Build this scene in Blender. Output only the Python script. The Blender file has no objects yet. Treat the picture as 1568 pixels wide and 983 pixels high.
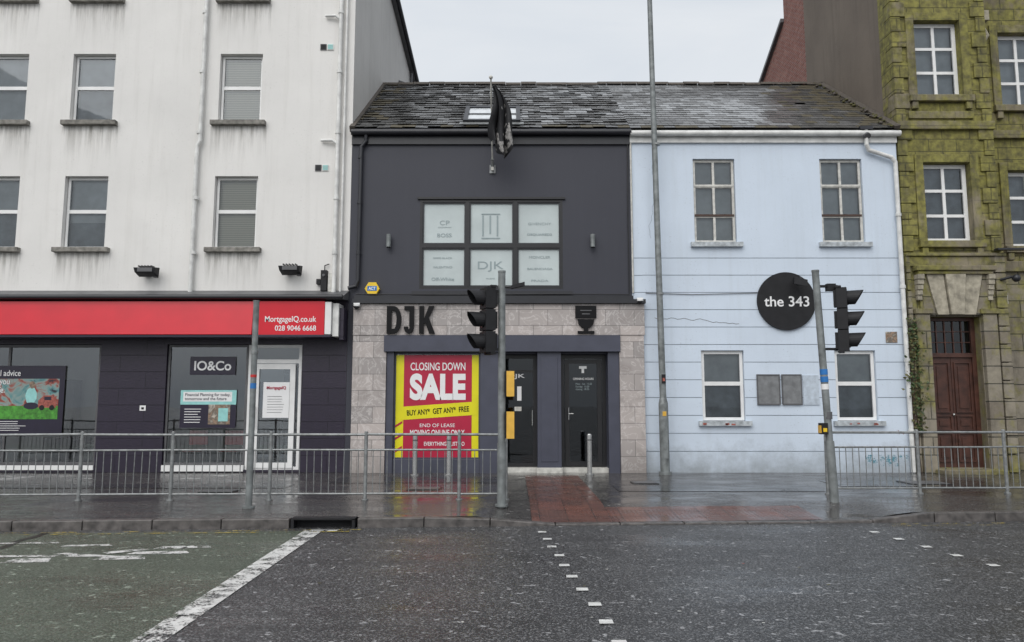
import bpy, math, random
from mathutils import Vector, Matrix, noise
random.seed(11)
R = random.random
def ru(a, b): return a + (b - a) * random.random()

# ------------------------------------------------------------------ materials
def newmat(name):
    m = bpy.data.materials.new(name); m.use_nodes = True
    nt = m.node_tree
    return m, nt, nt.nodes['Principled BSDF']
def N(nt, t, **kw):
    n = nt.nodes.new(t)
    for k, v in kw.items(): setattr(n, k, v)
    return n
def L(nt, a, b): nt.links.new(a, b)
def c4(c): return (c[0], c[1], c[2], 1)
def pos(nt, scale=(1, 1, 1)):
    g = N(nt, 'ShaderNodeNewGeometry'); mp = N(nt, 'ShaderNodeMapping')
    mp.inputs['Scale'].default_value = scale
    L(nt, g.outputs['Position'], mp.inputs['Vector'])
    return mp.outputs['Vector']
def wallcoord(nt):
    g = N(nt, 'ShaderNodeNewGeometry'); s = N(nt, 'ShaderNodeSeparateXYZ'); c = N(nt, 'ShaderNodeCombineXYZ')
    a = N(nt, 'ShaderNodeMath', operation='ADD')
    L(nt, g.outputs['Position'], s.inputs[0]); L(nt, s.outputs[0], a.inputs[0]); L(nt, s.outputs[1], a.inputs[1])
    L(nt, a.outputs[0], c.inputs[0]); L(nt, s.outputs[2], c.inputs[1])
    return c.outputs[0], s.outputs[2]
def nz(nt, vec, scale, detail=4, rough=.55, dist=0):
    n = N(nt, 'ShaderNodeTexNoise'); n.inputs['Scale'].default_value = scale
    n.inputs['Detail'].default_value = detail; n.inputs['Roughness'].default_value = rough
    n.inputs['Distortion'].default_value = dist
    L(nt, vec, n.inputs['Vector']); return n.outputs['Fac']
def mr(nt, val, a, b, c=0., d=1.):
    n = N(nt, 'ShaderNodeMapRange'); n.inputs[1].default_value = a; n.inputs[2].default_value = b
    n.inputs[3].default_value = c; n.inputs[4].default_value = d
    L(nt, val, n.inputs[0]); return n.outputs[0]
def mth(nt, op, a, b=None):
    n = N(nt, 'ShaderNodeMath', operation=op)
    for i, x in enumerate((a, b)):
        if x is None: continue
        if isinstance(x, (int, float)): n.inputs[i].default_value = x
        else: L(nt, x, n.inputs[i])
    return n.outputs[0]
def mix(nt, f, a, b, blend='MIX'):
    n = N(nt, 'ShaderNodeMix', data_type='RGBA', blend_type=blend)
    if isinstance(f, (int, float)): n.inputs[0].default_value = f
    else: L(nt, f, n.inputs[0])
    for i, x in ((6, a), (7, b)):
        if isinstance(x, tuple): n.inputs[i].default_value = c4(x)
        else: L(nt, x, n.inputs[i])
    return n.outputs[2]
def bump(nt, bs, h, strength=.3, dist=.01):
    n = N(nt, 'ShaderNodeBump'); n.inputs['Strength'].default_value = strength; n.inputs['Distance'].default_value = dist
    L(nt, h, n.inputs['Height']); L(nt, n.outputs[0], bs.inputs['Normal'])
def simple(name, col, rough=.5, metal=0., var=.12, vs=6., bs_=0., bscale=60., spec=.5):
    m, nt, b = newmat(name)
    p = pos(nt)
    f = nz(nt, p, vs)
    lo = tuple(x * (1 - var) for x in col); hi = tuple(min(1, x * (1 + var)) for x in col)
    L(nt, mix(nt, mr(nt, f, .3, .7), lo, hi), b.inputs['Base Color'])
    b.inputs['Roughness'].default_value = rough; b.inputs['Metallic'].default_value = metal
    b.inputs['Specular IOR Level'].default_value = spec
    if bs_: bump(nt, b, nz(nt, p, bscale, 3), bs_, .004)
    return m
def render_wall(name, col, dirt=(.3, .29, .25), amount=.35, base=.5, grain=.25, rough=.75, spots=0.):
    m, nt, b = newmat(name)
    p = pos(nt); st = pos(nt, (2.2, 2.2, .14))
    big = mr(nt, nz(nt, p, .55, 5), .35, .7, 0, 1)
    strk = mr(nt, nz(nt, st, 2.3, 5, .65), .50, .78, 0, 1)
    blot = mr(nt, nz(nt, p, 4.5, 6, .7), .58, .75, 0, 1)
    a = mix(nt, mth(nt, 'MULTIPLY', big, .5 * amount / .35), col, tuple(x * .80 for x in col))
    a = mix(nt, mth(nt, 'MULTIPLY', strk, amount * .6), a, dirt)
    a = mix(nt, mth(nt, 'MULTIPLY', blot, amount * .4), a, dirt)
    if spots:
        sp = mth(nt, 'MULTIPLY', mr(nt, nz(nt, p, 22, 4, .7), .60, .68), mr(nt, nz(nt, p, 1.3, 4), .42, .62))
        a = mix(nt, mth(nt, 'MULTIPLY', sp, spots), a, tuple(x * .7 for x in dirt))
    c, z = wallcoord(nt)
    zz = mth(nt, 'ADD', z, mth(nt, 'MULTIPLY', nz(nt, p, 2.5, 5, .7), 1.3))
    low = mr(nt, zz, .55, 1.35, 1, 0)
    a = mix(nt, mth(nt, 'MULTIPLY', low, base), a, tuple(x * .55 for x in dirt))
    L(nt, a, b.inputs['Base Color']); b.inputs['Roughness'].default_value = rough
    h = mth(nt, 'ADD', nz(nt, p, 90, 3), mth(nt, 'MULTIPLY', nz(nt, p, 3, 4), 2.))
    bump(nt, b, h, grain, .006)
    return m
def stone(name, c1, c2, mortar, bw, bh, moss=0., mosscol=(.155, .145, .028), ms=.02, rough=.85, soot=.65):
    m, nt, b = newmat(name)
    c, z = wallcoord(nt)
    p = pos(nt)
    br = N(nt, 'ShaderNodeTexBrick'); br.inputs['Scale'].default_value = 1
    br.inputs['Brick Width'].default_value = bw; br.inputs['Row Height'].default_value = bh
    br.inputs['Mortar Size'].default_value = ms; br.inputs['Mortar Smooth'].default_value = .3
    br.inputs['Color1'].default_value = c4(c1); br.inputs['Color2'].default_value = c4(c2); br.inputs['Mortar'].default_value = c4(mortar)
    br.inputs['Bias'].default_value = 0
    L(nt, c, br.inputs['Vector'])
    col = mix(nt, mr(nt, nz(nt, p, 6, 6, .7), .3, .75, 0, .6), br.outputs['Color'], tuple(x * .45 for x in c1))
    if moss:
        col = mix(nt, mr(nt, nz(nt, p, .9, 4), .50, .62, 0, .5), col, tuple(x * 1.2 for x in c2))
        mm = mr(nt, mth(nt, 'ADD', nz(nt, p, .5, 4), mth(nt, 'MULTIPLY', nz(nt, p, 4, 6, .75), .6)), .82 - moss * .3, 1.00 - moss * .3)
        var = mix(nt, mr(nt, nz(nt, p, 7, 5), .35, .65), tuple(x * .6 for x in mosscol), tuple(x * 1.7 for x in mosscol))
        col = mix(nt, mth(nt, 'MULTIPLY', mm, .82), col, var)
    if soot and moss:
        dk = mr(nt, nz(nt, pos(nt, (1.5, 1.5, .28)), 2., 6, .7), .50, .70, 0, soot)
        col = mix(nt, dk, col, (.035, .033, .026))
        col = mix(nt, mth(nt, 'MULTIPLY', br.outputs['Fac'], .55), col, mortar)
    L(nt, col, b.inputs['Base Color']); b.inputs['Roughness'].default_value = rough
    h = mth(nt, 'SUBTRACT', mth(nt, 'MULTIPLY', nz(nt, p, 25, 6, .7), .5), br.outputs['Fac'])
    bump(nt, b, h, .7, .02)
    return m
def wet_ground(name, c1, c2, r0, r1, speck=120., speckcol=(.12, .12, .12), puddle=.5, pscale=.8, bumpst=.3, bd=.008):
    m, nt, b = newmat(name)
    p = pos(nt)
    f = nz(nt, p, 1.3, 6, .65); s = nz(nt, p, speck, 2, .6); s2 = nz(nt, p, speck * .4, 4, .75)
    col = mix(nt, mr(nt, f, .3, .7), c1, c2)
    col = mix(nt, mr(nt, s2, .46, .62, 0, .75), col, tuple(x * .35 for x in c1))
    col = mix(nt, mr(nt, s, .53, .64, 0, .95), col, speckcol)
    col = mix(nt, mr(nt, nz(nt, p, speck * .22, 2, .5), .66, .71, 0, .8), col, tuple(min(.6, x * 1.8) for x in speckcol))
    col = mix(nt, mr(nt, nz(nt, pos(nt, (.35, 2.2, 1)), 1.6, 4), .5, .7, 0, .35), col, tuple(x * .6 for x in c1))
    L(nt, col, b.inputs['Base Color'])
    pu = mr(nt, nz(nt, pos(nt, (.7, 1.4, 1)), pscale, 6, .7), puddle - .09, puddle + .10)
    rg = N(nt, 'ShaderNodeMapRange'); L(nt, pu, rg.inputs[0]); rg.inputs[3].default_value = r1; rg.inputs[4].default_value = r0
    L(nt, mth(nt, 'ADD', rg.outputs[0], mr(nt, s2, .35, .65, -.07, .09)), b.inputs['Roughness'])
    inv = mth(nt, 'SUBTRACT', 1.15, pu)
    bump(nt, b, mth(nt, 'MULTIPLY', mth(nt, 'ADD', s, mth(nt, 'MULTIPLY', s2, 1.2)), inv), bumpst, bd)
    return m
def worn_paint(name, col, th=.5, w=.06):
    m, nt, b = newmat(name)
    p = pos(nt)
    a = mth(nt, 'ADD', mth(nt, 'MULTIPLY', nz(nt, p, 5, 6, .75), .65), mth(nt, 'MULTIPLY', nz(nt, p, 45, 3, .7), .35))
    al = mr(nt, a, th - w, th + w)
    L(nt, al, b.inputs['Alpha'])
    L(nt, mix(nt, mr(nt, nz(nt, p, 8, 5), .3, .7), tuple(x * .7 for x in col), col), b.inputs['Base Color'])
    b.inputs['Roughness'].default_value = .35
    return m
def sill_stain():
    m, nt, b = newmat('sill_run_stain')
    c, z = wallcoord(nt)
    d = mth(nt, 'MODULO', mth(nt, 'SUBTRACT', 5.06 + 30.7, z), 3.07)
    fade = mr(nt, d, 0, 1.1, 1, 0)
    s = mr(nt, nz(nt, pos(nt, (9, 9, .5)), 1.4, 5, .7), .42, .72)
    L(nt, mth(nt, 'MULTIPLY', mth(nt, 'MULTIPLY', fade, fade), mth(nt, 'MULTIPLY', s, .6)), b.inputs['Alpha'])
    b.inputs['Base Color'].default_value = (.20, .185, .15, 1); b.inputs['Roughness'].default_value = .9
    return m
def glassmat(name, tint=(.88, .92, .92), ior=1.8, rough=.02):
    m, nt, b = newmat(name); nt.nodes.remove(b)
    out = [n for n in nt.nodes if n.type == 'OUTPUT_MATERIAL'][0]
    tr = N(nt, 'ShaderNodeBsdfTransparent'); tr.inputs[0].default_value = c4(tint)
    gl = N(nt, 'ShaderNodeBsdfGlossy'); gl.inputs['Roughness'].default_value = rough; gl.inputs[0].default_value = (.9, .95, 1, 1)
    fr = N(nt, 'ShaderNodeFresnel'); fr.inputs[0].default_value = ior
    mx = N(nt, 'ShaderNodeMixShader'); L(nt, fr.outputs[0], mx.inputs[0]); L(nt, tr.outputs[0], mx.inputs[1]); L(nt, gl.outputs[0], mx.inputs[2])
    bp = N(nt, 'ShaderNodeBump'); bp.inputs['Strength'].default_value = .08; bp.inputs['Distance'].default_value = .01
    L(nt, nz(nt, pos(nt), 1.5, 2), bp.inputs['Height']); L(nt, bp.outputs[0], gl.inputs['Normal'])
    L(nt, mx.outputs[0], out.inputs[0]); return m
def slats(name, c1, c2, sc, rough=.7):
    m, nt, b = newmat(name)
    w = N(nt, 'ShaderNodeTexWave', bands_direction='Z'); w.inputs['Scale'].default_value = sc; w.inputs['Distortion'].default_value = .15
    L(nt, pos(nt), w.inputs['Vector'])
    L(nt, mix(nt, mr(nt, w.outputs['Fac'], .1, .5), c1, c2), b.inputs['Base Color']); b.inputs['Roughness'].default_value = rough
    return m
def photomat(name, cols, sc=3.):
    m, nt, b = newmat(name)
    cr = N(nt, 'ShaderNodeValToRGB'); el = cr.color_ramp.elements
    n = len(cols)
    el[0].position = .3; el[0].color = c4(cols[0]); el[1].position = .7; el[1].color = c4(cols[-1])
    for i in range(1, n - 1):
        e = el.new(.3 + .4 * i / (n - 1)); e.color = c4(cols[i])
    L(nt, nz(nt, pos(nt), sc, 3, .5, 1.2), cr.inputs[0]); L(nt, cr.outputs[0], b.inputs['Base Color']); b.inputs['Roughness'].default_value = .4
    return m

M = {}
M['white'] = render_wall('white_render', (.76, .745, .72), (.42, .40, .36), .34, .3, .5, .8, .40)
M['stain'] = sill_stain()
M['white2'] = render_wall('gable_render', (.58, .57, .55), (.30, .29, .26), .5, .3, .4)
M['grey'] = render_wall('dark_grey_paint', (.036, .038, .052), (.055, .057, .072), .30, .2, .2, .6)
M['greytrim'] = simple('grey_pilaster', (.056, .060, .086), .5, 0, .12, 3)
M['blue'] = render_wall('pale_blue_paint', (.62, .70, .80), (.36, .39, .40), .30, .7, .4, .6, .6)
M['bluegroove'] = simple('groove_shadow_gap', (.25, .30, .36), .8, 0, .3, 3)
M['purple'] = stone('dark_purple_tiles', (.018, .012, .030), (.023, .016, .036), (.008, .006, .012), 1.2, .38, 0, ms=.006, rough=.38)
M['red'] = simple('red_fascia', (.60, .006, .022), .3, 0, .06, 2)
M['whitep'] = simple('white_upvc', (.76, .76, .75), .35, 0, .06, 4)
M['cream'] = simple('aged_white_timber', (.55, .54, .50), .5, 0, .22, 9)
M['pipew'] = simple('white_painted_pipe', (.66, .66, .64), .45, 0, .18, 5)
M['sill'] = simple('concrete_sill', (.21, .20, .18), .85, 0, .5, 7, .5)
M['sillb'] = simple('painted_sill', (.40, .43, .45), .7, 0, .4, 9, .3)
M['black'] = simple('black_metal', (.012, .012, .014), .35, 0, .2, 8)
M['blackm'] = simple('black_matt', (.012, .012, .014), .6, 0, .25, 8, spec=.35)
M['dark'] = simple('dark_void', (.012, .012, .014), .9, 0, .2, 2)
M['room'] = simple('office_wall', (.72, .72, .69), .9, 0, .1, 1)
M['floor'] = simple('office_floor', (.20, .19, .18), .5, 0, .2, 2)
M['glass'] = glassmat('window_glass')
M['glasss'] = glassmat('shop_window_glass', (.9, .93, .93), 2.25)
M['glassd'] = glassmat('dark_window_glass', (.35, .37, .38), 1.6)
M['frost'] = simple('frosted_film', (.50, .56, .56), .12, 0, .10, 1.2)
M['blind'] = slats('venetian_blind', (.34, .31, .25), (.58, .54, .45), 7)
M['curtain'] = simple('net_curtain', (.15, .17, .19), .8, 0, .45, 3)
M['curtain2'] = simple('grey_blind', (.36, .38, .40), .8, 0, .18, 3)
M['gut'] = simple('grey_gutter', (.10, .10, .105), .45, 0, .2, 4)
M['gutd'] = simple('dark_gutter', (.018, .019, .024), .4, 0, .2, 4)
M['galv'] = simple('galvanised_steel', (.25, .26, .26), .42, .45, .3, 14, .15, 90)
M['pole'] = simple('grey_pole_paint', (.19, .205, .205), .5, .2, .35, 7, .1, 60)
M['steel'] = simple('brushed_steel', (.50, .50, .49), .25, .8, .1, 5)
M['whitet'] = simple('white_lettering', (.78, .78, .78), .5, 0, .03, 5)
M['greyt'] = simple('grey_lettering', (.27, .33, .34), .3, 0, .03, 5)
M['blackt'] = simple('black_lettering', (.006, .006, .007), .6, 0, .03, 5, spec=.2)
M['pink'] = simple('poster_red', (.42, .010, .045), .35, 0, .08, 2)
M['yellow'] = simple('poster_yellow', (.72, .66, .008), .35, 0, .07, 2)
M['yel2'] = simple('yellow_plate', (.72, .42, .06), .45, 0, .15, 6)
M['alarm'] = simple('alarm_yellow', (.78, .52, .02), .35)
M['blues'] = simple('blue_sticker', (.02, .16, .45), .4)
M['reds'] = simple('red_plastic', (.5, .02, .02), .4)
M['green'] = simple('poster_green', (.06, .25, .03), .4, 0, .5, 12)
M['teal'] = simple('poster_teal', (.30, .62, .60), .4, 0, .12, 9)
M['photo'] = photomat('poster_photo', [(.05, .03, .02), (.32, .22, .15), (.12, .10, .08), (.5, .45, .38)], 6)
M['photo2'] = photomat('poster_picture', [(.02, .02, .03), (.10, .25, .26), (.25, .32, .30), (.30, .06, .04), (.03, .02, .03)], 3.5)
M['navy'] = simple('poster_navy', (.016, .012, .03), .3)
M['panel'] = simple('grey_notice_board', (.18, .185, .19), .5, 0, .25, 8)
M['panel2'] = simple('pale_board', (.47, .53, .60), .5, 0, .2, 8)
M['wood'] = simple('brown_door_paint', (.062, .024, .016), .45, 0, .45, 5, .1)
M['brownbar'] = simple('brown_timber', (.06, .03, .02), .5)
M['lens'] = simple('signal_lens', (.02, .015, .012), .15)
M['rust'] = simple('red_paint_remnant', (.32, .09, .07), .7, 0, .5, 20)
M['tealp'] = worn_paint('teal_paint_remnant', (.10, .32, .40), .55, .04)
M['pinkp'] = worn_paint('pink_paint_remnant', (.42, .15, .14), .60, .04)
M['stoneg'] = stone('mossy_sandstone', (.19, .16, .11), (.30, .25, .17), (.045, .042, .03), .66, .30, .80, ms=.013)
M['stonel'] = stone('ashlar_sandstone', (.21, .18, .14), (.28, .25, .195), (.04, .04, .032), .85, .40, .28, ms=.014, soot=.55)
M['stonet'] = stone('stone_trim', (.21, .18, .125), (.26, .225, .155), (.10, .09, .07), 2.1, .9, .5, ms=.004, soot=.65)
M['keyst'] = simple('pale_keystone', (.33, .30, .235), .85, 0, .4, 6, .5, 30)
M['brown'] = render_wall('brown_render_gable', (.175, .145, .118), (.07, .065, .055), .8, .2, .7, .9)
M['brick'] = stone('red_brick', (.24, .065, .045), (.34, .14, .105), (.26, .23, .21), .24, .08, 0, ms=.014)
def marble():
    m, nt, b = newmat('marble_tile'); c, z = wallcoord(nt); p = pos(nt)
    br = N(nt, 'ShaderNodeTexBrick'); br.inputs['Scale'].default_value = 1
    br.inputs['Brick Width'].default_value = .66; br.inputs['Row Height'].default_value = .37
    br.inputs['Mortar Size'].default_value = .006
    br.inputs['Color1'].default_value = (.49, .435, .41, 1); br.inputs['Color2'].default_value = (.32, .295, .285, 1); br.inputs['Mortar'].default_value = (.16, .15, .145, 1)
    L(nt, c, br.inputs['Vector'])
    v = nz(nt, p, 2.2, 6, .55, 2.0)
    v2 = mr(nt, mth(nt, 'ABSOLUTE', mth(nt, 'SUBTRACT', v, .5)), 0, .03, .6, 0)
    col = mix(nt, v2, br.outputs['Color'], (.66, .62, .60))
    col = mix(nt, mr(nt, nz(nt, p, 2.3, 5, .6, 1), .5, .72, 0, .55), col, (.25, .22, .205))
    col = mix(nt, mr(nt, z, .0, .7, .45, 0), col, (.12, .11, .10))
    col = mix(nt, mth(nt, 'MULTIPLY', br.outputs['Fac'], .8), col, (.15, .14, .135))
    L(nt, col, b.inputs['Base Color']); b.inputs['Roughness'].default_value = .38
    return m
M['marble'] = marble()
M['road'] = wet_ground('wet_asphalt', (.026, .026, .028), (.050, .050, .052), .17, .36, 62, (.22, .22, .225), .56, .55, .9, .012)
M['greenroad'] = wet_ground('green_road_surface', (.046, .064, .042), (.078, .100, .070), .16, .36, 62, (.20, .23, .19), .54, .6, .8, .010)
M['pave'] = wet_ground('wet_pavement', (.034, .031, .031), (.072, .066, .062), .06, .26, 50, (.15, .145, .14), .48, 1.3, .6, .007)
M['pave2'] = wet_ground('wet_pavement_patch', (.022, .021, .022), (.040, .038, .038), .07, .26, 50, (.09, .09, .09), .48, 1.3, .5, .006)
M['kerb'] = simple('granite_kerb', (.09, .082, .078), .40, 0, .55, 9, .4, 60)
M['wpaint'] = worn_paint('worn_white_paint', (.74, .74, .72), .48, .03)
M['wstud'] = worn_paint('stud_paint', (.75, .75, .73), .40, .04)
M['ypaint'] = worn_paint('worn_yellow_paint', (.55, .42, .08), .54, .03)
M['patch'] = simple('tar_repair', (.008, .009, .009), .3, 0, .3, 6)
def pavers(name, bw, bh, dots):
    m, nt, b = newmat(name); p = pos(nt)
    br = N(nt, 'ShaderNodeTexBrick'); br.inputs['Scale'].default_value = 1; br.offset = 0 if dots else .5
    br.inputs['Brick Width'].default_value = bw; br.inputs['Row Height'].default_value = bh; br.inputs['Mortar Size'].default_value = .006
    br.inputs['Color1'].default_value = (.155, .066, .050, 1); br.inputs['Color2'].default_value = (.115, .056, .046, 1); br.inputs['Mortar'].default_value = (.03, .02, .018, 1)
    L(nt, p, br.inputs['Vector'])
    col = mix(nt, mr(nt, nz(nt, p, 2.5, 6, .7), .42, .72, 0, .7), br.outputs['Color'], (.055, .040, .037))
    L(nt, col, b.inputs['Base Color'])
    L(nt, mr(nt, nz(nt, p, 2, 4), .35, .6, .14, .34), b.inputs['Roughness'])
    vo = N(nt, 'ShaderNodeTexVoronoi'); vo.inputs['Scale'].default_value = 15; vo.inputs['Randomness'].default_value = 0
    L(nt, p, vo.inputs['Vector'])
    h = mth(nt, 'SUBTRACT', mr(nt, vo.outputs['Distance'], .25, .4, 1, 0), br.outputs['Fac']) if dots else mth(nt, 'SUBTRACT', nz(nt, p, 40, 3), br.outputs['Fac'])
    bump(nt, b, h, .6, .008)
    return m
M['tact'] = pavers('red_tactile_paving', .4, .4, True)
def slate(name, c1, c2, r):
    m, nt, b = newmat(name); p = pos(nt)
    col = mix(nt, mr(nt, nz(nt, p, 3.2, 5, .7), .3, .7), c1, c2)
    col = mix(nt, mr(nt, nz(nt, p, 28, 4, .7), .54, .68, 0, .6), col, tuple(min(.8, x * 2.0) for x in c2))
    L(nt, col, b.inputs['Base Color']); b.inputs['Roughness'].default_value = r
    bump(nt, b, nz(nt, p, 35, 3), .35, .006); return m
M['sl0'] = slate('slate_dark', (.060, .060, .060), (.095, .094, .092), .26)
M['sl1'] = slate('slate_mid', (.095, .095, .096), (.15, .15, .15), .24)
M['sl2'] = slate('slate_pale_sheen', (.19, .195, .20), (.31, .32, .33), .22)  # pale slate tone with the wet sky sheen painted into its colour
M['sl3'] = slate('slate_mossy', (.060, .052, .034), (.10, .085, .055), .6)
M['ridge'] = slate('ridge_tile', (.05, .042, .035), (.10, .085, .07), .6)
M['leaf'] = simple('ivy_leaves', (.035, .065, .015), .6, 0, .5, 20)
M['leaf2'] = simple('ivy_leaves_dry', (.09, .085, .03), .7, 0, .5, 20)
M['flag'] = simple('black_flag_cloth', (.011, .011, .013), .7, 0, .3, 6)
M['flagw'] = simple('flag_print', (.26, .25, .24), .7, 0, .9, 14)

# ------------------------------------------------------------------ mesh builder
class B:
    def __init__(s): s.v = []; s.f = []; s.m = []; s.sm = []; s.mats = []
    def mi(s, k):
        if k not in s.mats: s.mats.append(k)
        return s.mats.index(k)
    def face(s, pts, mat, smooth=False):
        n = len(s.v); s.v += [tuple(p) for p in pts]; s.f.append(tuple(range(n, n + len(pts)))); s.m.append(s.mi(mat)); s.sm.append(smooth)
    def faces(s, pts, fs, mat, smooth=False):
        n = len(s.v); s.v += [tuple(p) for p in pts]
        for f in fs: s.f.append(tuple(n + i for i in f)); s.m.append(s.mi(mat)); s.sm.append(smooth)
    def hexa(s, p, mat):
        s.faces(p, [(0, 3, 2, 1), (4, 5, 6, 7), (0, 1, 5, 4), (1, 2, 6, 5), (2, 3, 7, 6), (3, 0, 4, 7)], mat)
    def box(s, x0, x1, y0, y1, z0, z1, mat):
        if x0 > x1: x0, x1 = x1, x0
        if y0 > y1: y0, y1 = y1, y0
        if z0 > z1: z0, z1 = z1, z0
        s.hexa([(x0, y0, z0), (x1, y0, z0), (x1, y1, z0), (x0, y1, z0), (x0, y0, z1), (x1, y0, z1), (x1, y1, z1), (x0, y1, z1)], mat)
    def cyl(s, p0, p1, r0, mat, r1=None, n=14, caps=True):
        p0 = Vector(p0); p1 = Vector(p1); r1 = r0 if r1 is None else r1
        d = (p1 - p0).normalized(); a = Vector((0, 0, 1)) if abs(d.z) < .9 else Vector((1, 0, 0))
        u = d.cross(a).normalized(); w = d.cross(u)
        pts = []
        for P, r in ((p0, r0), (p1, r1)):
            for i in range(n):
                t = 2 * math.pi * i / n; pts.append(P + u * (r * math.cos(t)) + w * (r * math.sin(t)))
        s.faces(pts, [(i, (i + 1) % n, n + (i + 1) % n, n + i) for i in range(n)], mat, True)
        if caps: s.faces(pts, [tuple(range(n - 1, -1, -1)), tuple(range(n, 2 * n))], mat)
    def path(s, pts, r, mat, n=12):
        for a, b in zip(pts, pts[1:]):
            s.cyl(a, b, r, mat, n=n)
        for p in pts[1:-1]: s.ball(p, r * 1.04, mat)
    def ball(s, c, r, mat, n=12, k=8, sx=1, sy=1, sz=1):
        pts = []
        for j in range(k + 1):
            ph = math.pi * j / k
            for i in range(n):
                t = 2 * math.pi * i / n
                pts.append((c[0] + sx * r * math.sin(ph) * math.cos(t), c[1] + sy * r * math.sin(ph) * math.sin(t), c[2] + sz * r * math.cos(ph)))
        s.faces(pts, [(j * n + i, (j + 1) * n + i, (j + 1) * n + (i + 1) % n, j * n + (i + 1) % n) for j in range(k) for i in range(n)], mat, True)
    def finish(s, name, parent=None, bevel=0, loc=None):
        me = bpy.data.meshes.new(name)
        off = Vector(loc) if loc else Vector((0, 0, 0))
        me.from_pydata([tuple(Vector(v) - off) for v in s.v], [], s.f)
        for k in s.mats: me.materials.append(M[k])
        me.polygons.foreach_set('material_index', s.m); me.polygons.foreach_set('use_smooth', s.sm); me.update()
        o = bpy.data.objects.new(name, me); bpy.context.scene.collection.objects.link(o); o.location = off
        if parent: setpar(o, parent)
        if bevel:
            md = o.modifiers.new('bevel', 'BEVEL'); md.width = bevel; md.segments = 2; md.limit_method = 'ANGLE'
        return o
def setpar(o, e):
    o.parent = e; o.matrix_parent_inverse = Matrix.Translation(-e.location)
def empty(name, loc=(0, 0, 0)):
    e = bpy.data.objects.new(name, None); e.location = loc; e.empty_display_size = .3
    bpy.context.scene.collection.objects.link(e); return e
def text(s, x0, x1, z0, z1, y, mat, parent, name, ext=.002, off=0., rot=0.):
    cu = bpy.data.curves.new(name, 'FONT'); cu.body = s; cu.size = 1; cu.extrude = .1; cu.offset = off
    to = bpy.data.objects.new(name + '_src', cu); bpy.context.scene.collection.objects.link(to)
    dg = bpy.context.evaluated_depsgraph_get(); dg.update()
    me = bpy.data.meshes.new_from_object(to.evaluated_get(dg)); bpy.data.objects.remove(to)
    xs = [v.co.x for v in me.vertices]; ys = [v.co.y for v in me.vertices]
    a, b, c, d = min(xs), max(xs), min(ys), max(ys)
    cx, cz = (x0 + x1) / 2, (z0 + z1) / 2
    for v in me.vertices:
        X = x0 + (v.co.x - a) / (b - a) * (x1 - x0); Z = z0 + (v.co.y - c) / (d - c) * (z1 - z0)
        dx, dz = X - cx, Z - cz
        X = cx + dx * math.cos(rot) - dz * math.sin(rot); Z = cz + dx * math.sin(rot) + dz * math.cos(rot)
        v.co = (X, y - (v.co.z / .1 + 1) * ext, Z)
    me.materials.clear(); me.materials.append(M[mat]); me.name = name
    o = bpy.data.objects.new(name, me); bpy.context.scene.collection.objects.link(o)
    if parent: setpar(o, parent)
    return o
def wall(b, x0, x1, z0, z1, holes, y, mat, reveal=.15, revmat=None, grooves=(), gmat=None, gw=.007):
    xs = sorted({x0, x1} | {h[i] for h in holes for i in (0, 1)}); zs = {z0, z1} | {h[i] for h in holes for i in (2, 3)}
    for g in grooves: zs |= {g - gw, g + gw}
    zs = sorted(zs)
    for xa, xb in zip(xs, xs[1:]):
        for za, zb in zip(zs, zs[1:]):
            if xb - xa < 1e-5 or zb - za < 1e-5: continue
            cx, cz = (xa + xb) / 2, (za + zb) / 2
            if any(h[0] < cx < h[1] and h[2] < cz < h[3] for h in holes): continue
            ing = any(abs(cz - g) < gw for g in grooves)
            if ing: b.face([(xa, y + .012, za - .02), (xb, y + .012, za - .02), (xb, y + .012, zb + .02), (xa, y + .012, zb + .02)], gmat)
            else: b.face([(xa, y, za), (xb, y, za), (xb, y, zb), (xa, y, zb)], mat)
    rm = revmat or mat
    for (a, c, d, e) in holes:
        Y = y + reveal
        b.face([(a, y, d), (a, y, e), (a, Y, e), (a, Y, d)], rm)
        b.face([(c, y, e), (c, y, d), (c, Y, d), (c, Y, e)], rm)
        b.face([(a, y, e), (c, y, e), (c, Y, e), (a, Y, e)], rm)
        b.face([(c, y, d), (a, y, d), (a, Y, d), (c, Y, d)], rm)
def frame(b, x0, x1, z0, z1, y, fw, mat, vs=(), hs=(), bw=.05, d=.06, glass='glass', back=None, backy=.09):
    b.box(x0, x0 + fw, y, y + d, z0, z1, mat); b.box(x1 - fw, x1, y, y + d, z0, z1, mat)
    b.box(x0 + fw, x1 - fw, y + .001, y + d, z0, z0 + fw, mat); b.box(x0 + fw, x1 - fw, y + .001, y + d, z1 - fw, z1, mat)
    for i, v in enumerate(vs): b.box(v - bw / 2, v + bw / 2, y + .004, y + d - .004, z0 + fw, z1 - fw, mat)
    for h in hs: b.box(x0 + fw, x1 - fw, y + .007, y + d - .007, h - bw / 2, h + bw / 2, mat)
    b.face([(x0 + fw, y + d * .5, z0 + fw), (x1 - fw, y + d * .5, z0 + fw), (x1 - fw, y + d * .5, z1 - fw), (x0 + fw, y + d * .5, z1 - fw)], glass)
    if back:
        Y = y + backy
        b.face([(x0, Y, z0), (x1, Y, z0), (x1, Y, z1), (x0, Y, z1)], back)
        for (p, q, r, s_) in ((x0, z0, x1, z0), (x1, z0, x1, z1), (x1, z1, x0, z1), (x0, z1, x0, z0)):
            b.face([(p, Y, q), (p, y + d, q), (r, y + d, s_), (r, Y, s_)], 'dark')
def card(b, x0, x1, z0, z1, y, m): b.face([(x0, y, z0), (x1, y, z0), (x1, y, z1), (x0, y, z1)], m)
def ell(b, cx, cz, rx, rz, y, m, n=28, wob=0.): b.face([(cx + rx * math.cos(q * 6.2832 / n) * (1 + wob * math.sin(q * 2.3)), y, cz + rz * math.sin(q * 6.2832 / n) * (1 + wob * math.cos(q * 1.7))) for q in range(n)], m)

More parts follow.
